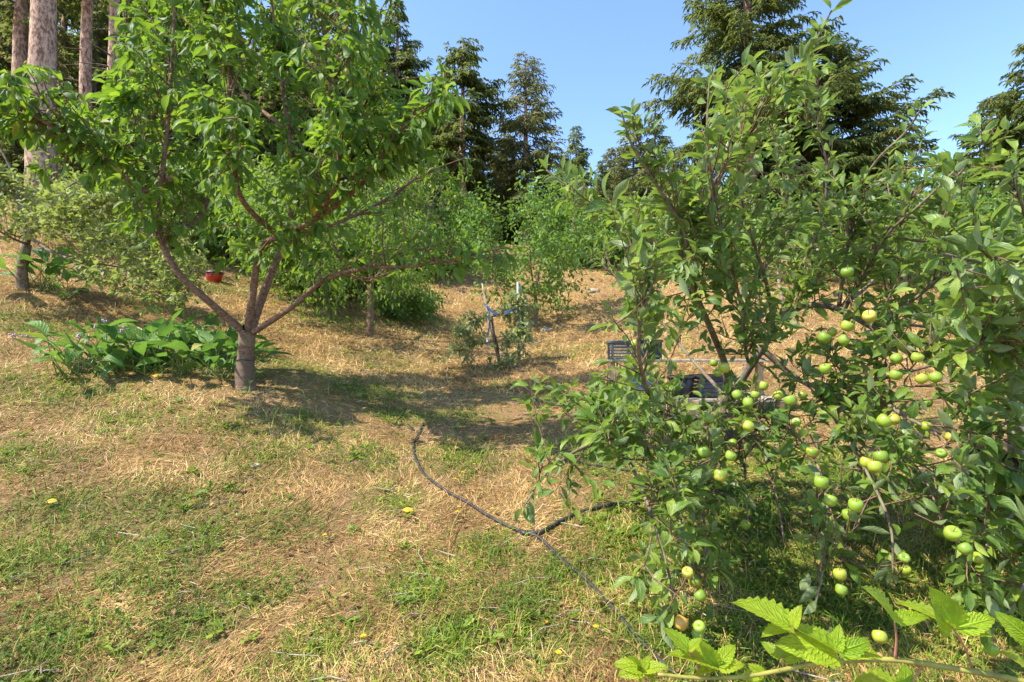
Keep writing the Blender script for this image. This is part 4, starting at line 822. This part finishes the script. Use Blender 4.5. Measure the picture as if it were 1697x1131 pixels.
def crate(name, label, cat, x_, y_, z_, sx, sy, sz, mat, solid=False, rim=None):
    o = np.array([x_, y_, z_]); root = thing(name, label, cat, o)
    a = Acc(); box(a, o + [0, 0, .006], (sx * .94, sy * .94, .012)); part('bottom', a, mat, root, o, False)
    for ax, sg in ((0, 1), (0, -1), (1, 1), (1, -1)):
        n_ = 5
        for k in range(1 if solid else n_):
            h_ = (sz - .03) if solid else (sz - .03) / n_ * .62; z2 = z_ + .012 + (h_ / 2 if solid else (k + .5) * (sz - .03) / n_); a = Acc()
            off = (sx if ax == 0 else sy) / 2 - .008
            if ax == 0: box(a, (x_ + sg * off, y_, z2), (.012, sy - .03, h_), 0, .002)
            else: box(a, (x_, y_ + sg * off, z2), (sx - .03, .012, h_), 0, .002)
            part('side_panel' if solid else 'slat', a, mat, root, o, False)
    for sx_ in (-1, 1):
        for sy_ in (-1, 1): a = Acc(); box(a, (x_ + sx_ * (sx / 2 - .01), y_ + sy_ * (sy / 2 - .01), z_ + sz / 2), (.024, .024, sz), 0, .003); part('corner_post', a, mat, root, o, False)
    a = Acc()
    for ax, sg in ((0, 1), (0, -1), (1, 1), (1, -1)):
        if ax == 0: box(a, (x_ + sg * (sx / 2 + .004), y_, z_ + sz - .012), (.016, sy + .02, .026), 0, .003)
        else: box(a, (x_, y_ + sg * (sy / 2 + .004), z_ + sz - .011), (sx - .012, .016, .026), 0, .003)
    part('rim', a, rim or mat, root, o, False); return root
zus = zu + .015; zls = zl + .022
crate('plastic_crate', 'dusty dark lattice crate at the left end of the upper shelf', 'crate', xl + .13, by + .43, zus, .24, .24, .2, M['grey_plastic'])
crate('storage_bin', 'solid dark bin on the upper shelf beside the lattice crate', 'bin', xl + .42, by + .43, zus, .26, .24, .21, M['navy_plastic'], True)
crate('storage_bin', 'bright blue bin on the lower shelf of the bench', 'bin', xl + .30, by + .22, zls, .26, .3, .24, M['blue_plastic'], True)
crate('plastic_crate', 'black and navy lattice crate on the lower shelf, right of the pot', 'crate', xl + 1.05, by + .22, zls, .36, .3, .23, M['navy_plastic'], False, M['black_plastic'])
o = np.array([xl + .72, by + .2, zls]); root = thing('plant_pot', 'black plastic nursery pot standing between bin and crate', 'pot', o)
def lathe(prof, s=18, c=(0, 0, 0)):
    a = Acc(); V = []
    for r_, z_ in prof: V += [(c[0] + r_ * math.cos(6.2832*j/s), c[1] + r_ * math.sin(6.2832*j/s), c[2] + z_) for j in range(s)]
    a.add(V, [[i*s+j, i*s+(j+1) % s, (i+1)*s+(j+1) % s, (i+1)*s+j] for i in range(len(prof)-1) for j in range(s)]); return a
part('body', lathe([(.001, .003), (.10, .0), (.135, .21), (.128, .21), (.1, .02), (.001, .02)], c=o), M['black_plastic'], root, o)
part('rim', lathe([(.133, .19), (.145, .19), (.146, .222), (.13, .222)], c=o), M['black_plastic'], root, o)
part('soil_fill', lathe([(.001, .18), (.126, .175)], c=o), M['soil'], root, o)
o = gpt(1120, 700) + [0, -.1, 0]; root = thing('wooden_board', 'tan sawn board leaning against the front of the bench', 'board', o); a = Acc(); box(a, o + [0.05, .05, .1], (.34, .03, .24), .1); part('board', a, M['tan_wood'], root, o, False)
o = gpt(1222, 728); root = thing('seed_tray', 'empty black tray lying in the grass under the apple tree', 'tray', o); a = Acc(); box(a, o + [0, 0, .012], (.26, .2, .01)); part('bottom', a, M['grey_plastic'], root, o, False)
a = Acc()
for dx, dy, sx, sy in ((-.13, 0, .012, .21), (.13, 0, .012, .21), (0, -.1, .25, .012), (0, .1, .25, .012)): box(a, o + [dx, dy, .035], (sx, sy, .06), 0, .002)
part('rim', a, M['black_plastic'], root, o, False)

# ------------------------------------------------------------------ red tub
o = gpt(355, 468); root = thing('plastic_tub', 'red tub with dark rim and looped handle in the grass under the bank', 'tub', o)
part('body', lathe([(.001, .005), (.13, 0), (.165, .16), (.17, .2), (.163, .2), (.125, .02), (.001, .02)], 24, o), M['red_plastic'], root, o)
part('rim', lathe([(.166, .185), (.178, .185), (.18, .225), (.168, .225)], 24, o), M['black_plastic'], root, o)
for sg in (-1, 1):
    q = [o + [.06 * math.cos(t_), sg * -.182, .215 - .1 * math.sin(t_)] for t_ in np.linspace(0, math.pi, 13)]; a = Acc(); tube(a, q, .009, 6); part('handle', a, M['black_plastic'], root, o)

# ------------------------------------------------------------------ staked sapling
r6 = np.random.default_rng(77)
SB = gpt(828, 604); sdp = project(SB)[2]; root = thing('apple_sapling', 'small staked apple sapling with pale leaves tied up with blue tape', 'sapling', SB)
def L(*pts, per=5): return catmull([pix(x_, y_, sdp + dz) for x_, y_, dz in pts], per)
a = Acc(); tube(a, L((828,606,0),(824,575,0),(818,550,0),(815,525,0)), np.linspace(.024, .018, 16), 7); part('trunk', a, M['dark_bark'], root, SB)
limbs = [(L((818,550,0),(812,530,-.1),(790,530,-.2),(770,545,-.3),(758,552,-.4)), .011, .004, .2), (L((815,525,0),(830,520,0),(850,512,.05),(862,505,.1),(866,540,.1),(866,575,.1)), .011, .004, .3), (L((822,565,0),(800,570,-.3),(780,572,-.3),(762,582,-.4)), .009, .004, .2),
 (L((822,560,0),(845,555,-.2),(865,550,-.2),(872,560,-.2)), .009, .004, .2), (L((824,575,0),(840,590,-.2),(835,600,-.2),(825,610,-.3)), .008, .004, .2), (L((815,525,0),(838,522,.1),(850,508,.1),(860,498,.1)), .008, .003, .2)]
for q, a0, b0, s0 in limbs: limb_part('branch', q, a0, b0, M['dark_bark'], root, SB, 6)
kids, twigs = sprout(limbs, r6, dict(per_m=22, along=.6, spread=.5, out=.2, up=.1, len=.22, bend=0, twigs=1, axis=pix(818, 550, sdp)))
P, T = stations(kids + twigs + [q[len(q)//3:] for q, *_ in limbs], .026, r6, .05); twig_part(root, SB, kids + twigs, .003, M['twig'])
foliage(root, SB, P, leaf_frames(P, T, r6, .5, .8, -.2, .9, .5), r6.uniform(.08, .13, len(P)), APPLE_F, APPLE_F, M['sapling'], r6, 0)
for px_, py_ in ((776,573),(815,573),(820,575),(861,549),(848,520),(830,611)): hang_apple(root, SB, pix(px_, py_, sdp - .3), .055, r6)
o = gpt(830, 602); root = thing('wooden_stake', 'thin leaning wooden stake beside the sapling', 'stake', o); a = Acc(); tube(a, [o - [0, 0, .15], pix(812, 540, sdp + .02), pix(799, 470, sdp + .1)], [.014, .014, .013], 7); part('pole', a, M['grey_wood'], root, o)
o = gpt(860, 598); root = thing('white_stake', 'upright pale metal stake right of the sapling', 'stake', o); a = Acc(); tube(a, [o - [0, 0, .15], pix(859, 530, sdp + .15), pix(858, 468, sdp + .15)], .02, 8); part('pole', a, M['metal'], root, o)
o = pix(807, 508, sdp - .02); root = thing('tie_tape', 'blue tape strung between the two stakes round the sapling', 'tape', o)
def ribbon(q, w_, name):
    a = Acc(); q = np.asarray(q); V = np.vstack([q + [0, 0, w_ / 2], q - [0, 0, w_ / 2], q + [.004, .012, w_ / 2], q + [.004, .012, -w_ / 2]]); m = len(q); F = []
    for i in range(m - 1): F += [[i, i+1, m+i+1, m+i], [2*m+i, 3*m+i, 3*m+i+1, 2*m+i+1], [i, 2*m+i, 2*m+i+1, i+1], [m+i, m+i+1, 3*m+i+1, 3*m+i]]
    a.add(V, F); part(name, a, M['blue_tape'], root, o, False)
ribbon(L((803,505,-.03),(810,512,-.04),(818,519,-.03),(824,521,-.02)), .04, 'strip'); ribbon(L((836,520,-.02),(846,516,0),(856,512,.1)), .04, 'strip')
a = Acc(); q = L((806,506,-.03),(811,520,-.04),(811,540,-.05),(808,555,-.05)); tube(a, q, .014, 5); part('tail', a, M['blue_tape'], root, o)
a = Acc(); tube(a, L((808,556,-.05),(808,570,-.05),(809,578,-.05)), .016, 6); part('weight', a, M['white_plastic'], root, o)

# ------------------------------------------------------------------ fence at the top of the orchard
FP = [(1002,19,1.25),(1110,17.8,1.3),(1240,16,1.35),(1360,14.3,1.35),(1500,13.6,1.4),(1640,12.6,1.4)]
fb = [spot(px_, d_)[0] for px_, d_, _ in FP]; root = thing('wire_fence', 'wire stock fence on weathered wooden posts along the top of the orchard', 'fence', fb[0])
for p_, (_, _, hh) in zip(fb, FP):
    a = Acc(); tube(a, [p_, p_ + [.02, 0, hh * .5], p_ + [0, 0.02, hh]], [.085, .08, .07], 9); part('post', a, M['grey_wood'], root, fb[0])
a = Acc()
for i in range(len(fb) - 1):
    for hh in np.linspace(.15, 1.15, 7): tube(a, [fb[i] + [0, 0, hh], (fb[i] + fb[i+1]) / 2 + [0, 0, hh - .02], fb[i+1] + [0, 0, hh]], .004, 3, False)
    for t_ in np.linspace(.03, .97, 22): q = fb[i] + (fb[i+1] - fb[i]) * t_; tube(a, [q + [0, 0, .15], q + [0, 0, 1.15]], .003, 3, False)
part('wire_mesh', a, M['metal'], root, fb[0], kind='stuff')
r7 = np.random.default_rng(5); o = spot(1095, 18.6)[0]; a = Acc()
for k in range(420):
    p_ = o + [r7.normal(0, .6), r7.normal(0, .4), abs(r7.normal(0, .45))]; d_ = nrm(r7.normal(0, 1, 3) * [1, 1, .5]); tube(a, [p_, p_ + d_ * r7.uniform(.2, .6)], r7.uniform(.006, .016), 3, False)
root = thing('brush_pile', 'heap of dry brown brushwood by the fence', 'brush pile', o); part('sticks', a, M['grey_wood'], root, o, kind='stuff')
# ------------------------------------------------------------------ right edge: grey post and dark stained planter
o = onground(2.95, 3.0 , -.05); p0 = pix(1688, 560, 3.05); o = np.array([p0[0], p0[1], float(height(p0[0], p0[1])) - .05])
root = thing('fence_post', 'grey weathered post behind the leaves at the right edge', 'post', o); a = Acc(); box(a, (o[0], o[1], (o[2] + p0[2]) / 2 + .05), (.09, .09, p0[2] - o[2] + .1)); part('post', a, M['grey_wood'], root, o, False)
p0 = gpt(1690, 960); o = np.array([p0[0] + .62, p0[1] + .15, p0[2] - .05]); root = thing('planter_box', 'dark red stained planter box behind the right-hand leaves', 'planter', o)
for k in range(4): a = Acc(); box(a, o + [0, -.2, .09 + k * .15], (.72, .03, .142)); part('plank', a, M['red_wood'], root, o, False)
for k in range(4): a = Acc(); box(a, o + [-.345, .12, .09 + k * .15], (.03, .6, .142)); part('plank', a, M['red_wood'], root, o, False)
for dx, dy in ((-.32, -.17), (.32, -.17), (-.32, .4), (.32, .4)): a = Acc(); box(a, o + [dx, dy, .32], (.05, .05, .66)); part('corner_post', a, M['red_wood'], root, o, False)
a = Acc(); box(a, o + [0, .12, .5], (.62, .52, .06)); part('soil_fill', a, M['soil'], root, o, False)
# ------------------------------------------------------------------ small things on the ground
b_, _ = spot(130, 18); p0 = pix(120, 332, 17.7); root = thing('trunk_sign', 'small white plate fixed to a pinkish fir trunk', 'sign', p0); a = Acc(); box(a, p0, (.26, .03, .36), 0, .006); part('plate', a, M['white_plastic'], root, p0, False); a = Acc(); tube(a, [p0 + [.04, -.02, -.02], p0 + [.04, -.03, -.02]], .02, 8); part('bolt', a, M['black_plastic'], root, p0)
a = Acc(); tube(a, [p0 + [0, .01, -.05], p0 + [0, .2, -.05]], .02, 6); part('bracket', a, M['metal'], root, p0)
def stone(px_, py_, s_, label, seed):
    r = np.random.default_rng(seed); o = gpt(px_, py_); V = []; F = []; n1, n2 = 7, 10
    for i in range(n1 + 1):
        for j in range(n2):
            t_, f_ = math.pi * i / n1, 6.2832 * j / n2; rr = 1 + .22 * math.sin(3 * f_ + seed) * math.sin(t_) + .12 * math.cos(5 * t_ + f_)
            V.append(o + np.array([math.sin(t_) * math.cos(f_), .8 * math.sin(t_) * math.sin(f_), .55 * math.cos(t_)]) * s_ * rr)
    F = [[i*n2+j, (i+1)*n2+j, (i+1)*n2+(j+1) % n2, i*n2+(j+1) % n2] for i in range(n1) for j in range(n2)]
    a = Acc(); a.add(V, F); q = link('stone', a.mesh('stone', M['stone'], o), None, o); q['label'] = label; q['category'] = 'stone'
stone(905, 549, .16, 'pale round stone at the foot of the small forked fruit tree', 1); stone(983, 484, .17, 'pale flat stone in the straw below the weathered post', 2); stone(425, 772, .035, 'small pale stone chip in the dry grass left of the hose', 3)
YL = Leaf([.16, .25, .30, .26, .14], fold=.15, droop=.35, wave=.1, stalk=.1)
def fallen(px_, py_, s_, label, rz, mat='yellow_leaf'):
    p_ = gpt(px_, py_, .022); fr_ = frames(np.array([[math.cos(rz), math.sin(rz), .05]]), np.array([[0.1, -.35, 1.]])); q = link('fallen_leaf', YL.mesh('fallen_leaf', M[mat])); Mx = np.eye(4); Mx[:3, :3] = fr_[0] * s_; Mx[:3, 3] = p_; q.matrix_world = Matrix(Mx.tolist()); q['label'] = label; q['category'] = 'leaf'
fallen(664, 853, .085, 'bright yellow fallen leaf lying on the path left of the hose', 0.0); fallen(72, 838, .075, 'pale yellow leaf lying in the grass at the left edge', .2); fallen(900, 1045, .06, 'narrow yellow leaf standing in the weeds near the bottom of the picture', 1.3); fallen(250, 628, .1, 'yellowed leaf lying under the comfrey', .1)
DN = [(766,794,'dandelion left of the drooping apple tip, above the hose'),(754,807,'dandelion close beside the hose bend'),(785,781,'dandelion farthest up the bare path patch'),(815,857,'dandelion right against the hose'),(757,864,'dandelion below the hose, lower of a pair'),(760,855,'dandelion below the hose, upper of a pair'),(537,901,'lone dandelion in the straw on the left'),(601,1080,'dandelion by the clover at the bottom'),(925,1104,'dandelion nearest the bottom edge'),(987,1060,'dandelion left of the lower hose run'),(218,648,'large yellow bloom in front of the comfrey')]
for i, (px_, py_, lab) in enumerate(DN):
    big = 1.9 if 'large' in lab else 1.0; o = gpt(px_, py_); root = thing('dandelion', 'small yellow ' + lab if big == 1 else lab, 'flower', o, 'yellow flowers in the grass'); a = Acc(); tube(a, [o, o + [.004, 0, .02], o + [.002, 0, .045]], .0022, 5); part('stem', a, M['green_stem'], root, o)
    a = Acc(); c_ = o + [.002, 0, .047]
    for k in range(16): an = k * 6.2832 / 16; e_ = np.array([math.cos(an), math.sin(an), .35]) * .014 * big; s_ = np.array([-math.sin(an), math.cos(an), 0]) * .0035 * big; a.add([c_, c_ + e_ * .6 + s_, c_ + e_, c_ + e_ * .6 - s_], [[0, 1, 2, 3]])
    for k in range(8): an = k * 6.2832 / 8; e_ = np.array([math.cos(an), math.sin(an), .9]) * .009 * big; s_ = np.array([-math.sin(an), math.cos(an), 0]) * .003 * big; a.add([c_, c_ + e_ * .6 + s_, c_ + e_, c_ + e_ * .6 - s_], [[0, 1, 2, 3]])
    part('petals', a, M['yellow'], root, o)
o = gpt(742, 935); a = Acc(); tube(a, catmull([o, gpt(752, 880, .05), gpt(785, 850, .10), gpt(812, 838, .06), gpt(838, 815, .01)], 6), np.linspace(.003, .0015, 25), 5); q = link('dry_stalk', a.mesh('dry_stalk', M['straw'], o), None, o); q['label'] = 'long bent dry stalk arching over the grass by the hose'; q['category'] = 'stalk'

# ------------------------------------------------------------------ bramble in the foreground
r8 = np.random.default_rng(91); BD = 1.25
BR = [Leaf(list(.245 * np.sin(np.linspace(.18, 1, 15) ** .8 * math.pi) ** .75 * (1.12 - .25 * np.linspace(0, 1, 15)) + .01), fold=f, droop=d, twist=t, serr=.09, pleat=.10, stalk=.03) for f, d, t in ((.30, .5, .1), (.45, .3, -.1), (.25, .8, .15))]
o = pix(1700, 1180, BD); o[2] = float(height(o[0], o[1])); root = thing('bramble_shoot', 'sunlit bramble shoot with serrated lime leaves crossing the bottom right corner', 'bramble', o)
def L(*pts, per=6): return catmull([pix(x_, y_, d_) for x_, y_, d_ in pts], per)
a = Acc(); q = L((1090,1118,1.22),(1160,1124,1.22),(1230,1122,1.23),(1290,1112,1.24),(1350,1100,1.25),(1420,1095,1.25),(1480,1094,1.25),(1580,1108,1.24),(1697,1130,1.22),(1800,1160,1.2),(1900,1210,1.15)); q = np.vstack([q, catmull([q[-1], [q[-1][0] + .15, q[-1][1], q[-1][2] - .2], [q[-1][0] + .18, q[-1][1], float(height(q[-1][0] + .18, q[-1][1])) - .03]], 5)[1:]])
tube(a, q, np.linspace(.004, .0085, len(q)), 8); part('cane', a, M['cane'], root, o)
a = Acc()
for k in range(26):
    i = r8.integers(3, len(q) - 10); t_ = nrm(q[i+1] - q[i]); s_ = nrm(np.cross(t_, r8.normal(0, 1, 3))); tube(a, [q[i] + s_ * .004, q[i] + s_ * .011 - t_ * .002], [.0016, .0003], 4, False)
part('thorns', a, M['red_stalk'], root, o, kind='stuff')
# (joint on the cane, leaf centre, leaflet tips)
CLU = [((1345,1100),(1312,1040),[(1222,997),(1326,1003),(1260,1047)],-.02),((1425,1095),(1386,1081),[(1312,1034),(1300,1063),(1391,1033),(1447,1062),(1470,1082)],-.03),((1483,1094),(1482,1031),[(1438,973),(1537,1018)],-.04),
 ((1612,1112),(1580,1043),[(1486,993),(1553,984),(1656,1048),(1648,1024)],-.04),((1760,1140),(1712,1062),[(1652,1016),(1740,1010),(1700,1095)],-.06),((1740,1140),(1712,1118),[(1668,1077),(1740,1080)],-.03),((1335,1102),(1297,1092),[(1259,1061),(1338,1080),(1300,1060)],.02),
 ((1200,1124),(1188,1106),[(1110,1080),(1160,1062),(1216,1070),(1232,1100),(1150,1118)],-.02),((1160,1124),(1142,1078),[(1101,1042),(1163,1056),(1120,1090)],-.03),((1092,1118),(1066,1110),[(1026,1117),(1044,1088),(1076,1086),(1056,1136),(1088,1128),(1106,1104),(1020,1096)],.0),
 ((1290,1112),(1268,1120),[(1240,1100),(1222,1120),(1280,1140)],0),((1530,1100),(1500,1150),[(1420,1122),(1500,1100),(1560,1140)],.02)]
P = []; D = []; S = []; st = Acc()
for jt, ce, tips_, dz in CLU:
    c_ = pix(ce[0], ce[1], BD + dz); tube(st, catmull([pix(jt[0], jt[1], BD), pix((jt[0]+ce[0])/2 + 3, (jt[1]+ce[1])/2 - 4, BD + dz * .5), c_], 4), np.linspace(.0032, .0018, 9), 6)
    for tx, ty in tips_:
        e_ = pix(tx, ty, BD + dz + r8.normal(0, .02)); P.append(c_); D.append(e_ - c_); S.append(np.linalg.norm(e_ - c_) * r8.uniform(1.0, 1.16))
part('leaf_stalks', st, M['red_stalk'], root, o, kind='stuff'); P = np.array(P); D = np.array(D); S = np.array(S)
leaf_objects('leaf', BR, P, frames(D, np.array([[-.15, -.45, .9]]) + r8.normal(0, .3, P.shape)), S, M['bramble'], root, o, r8)
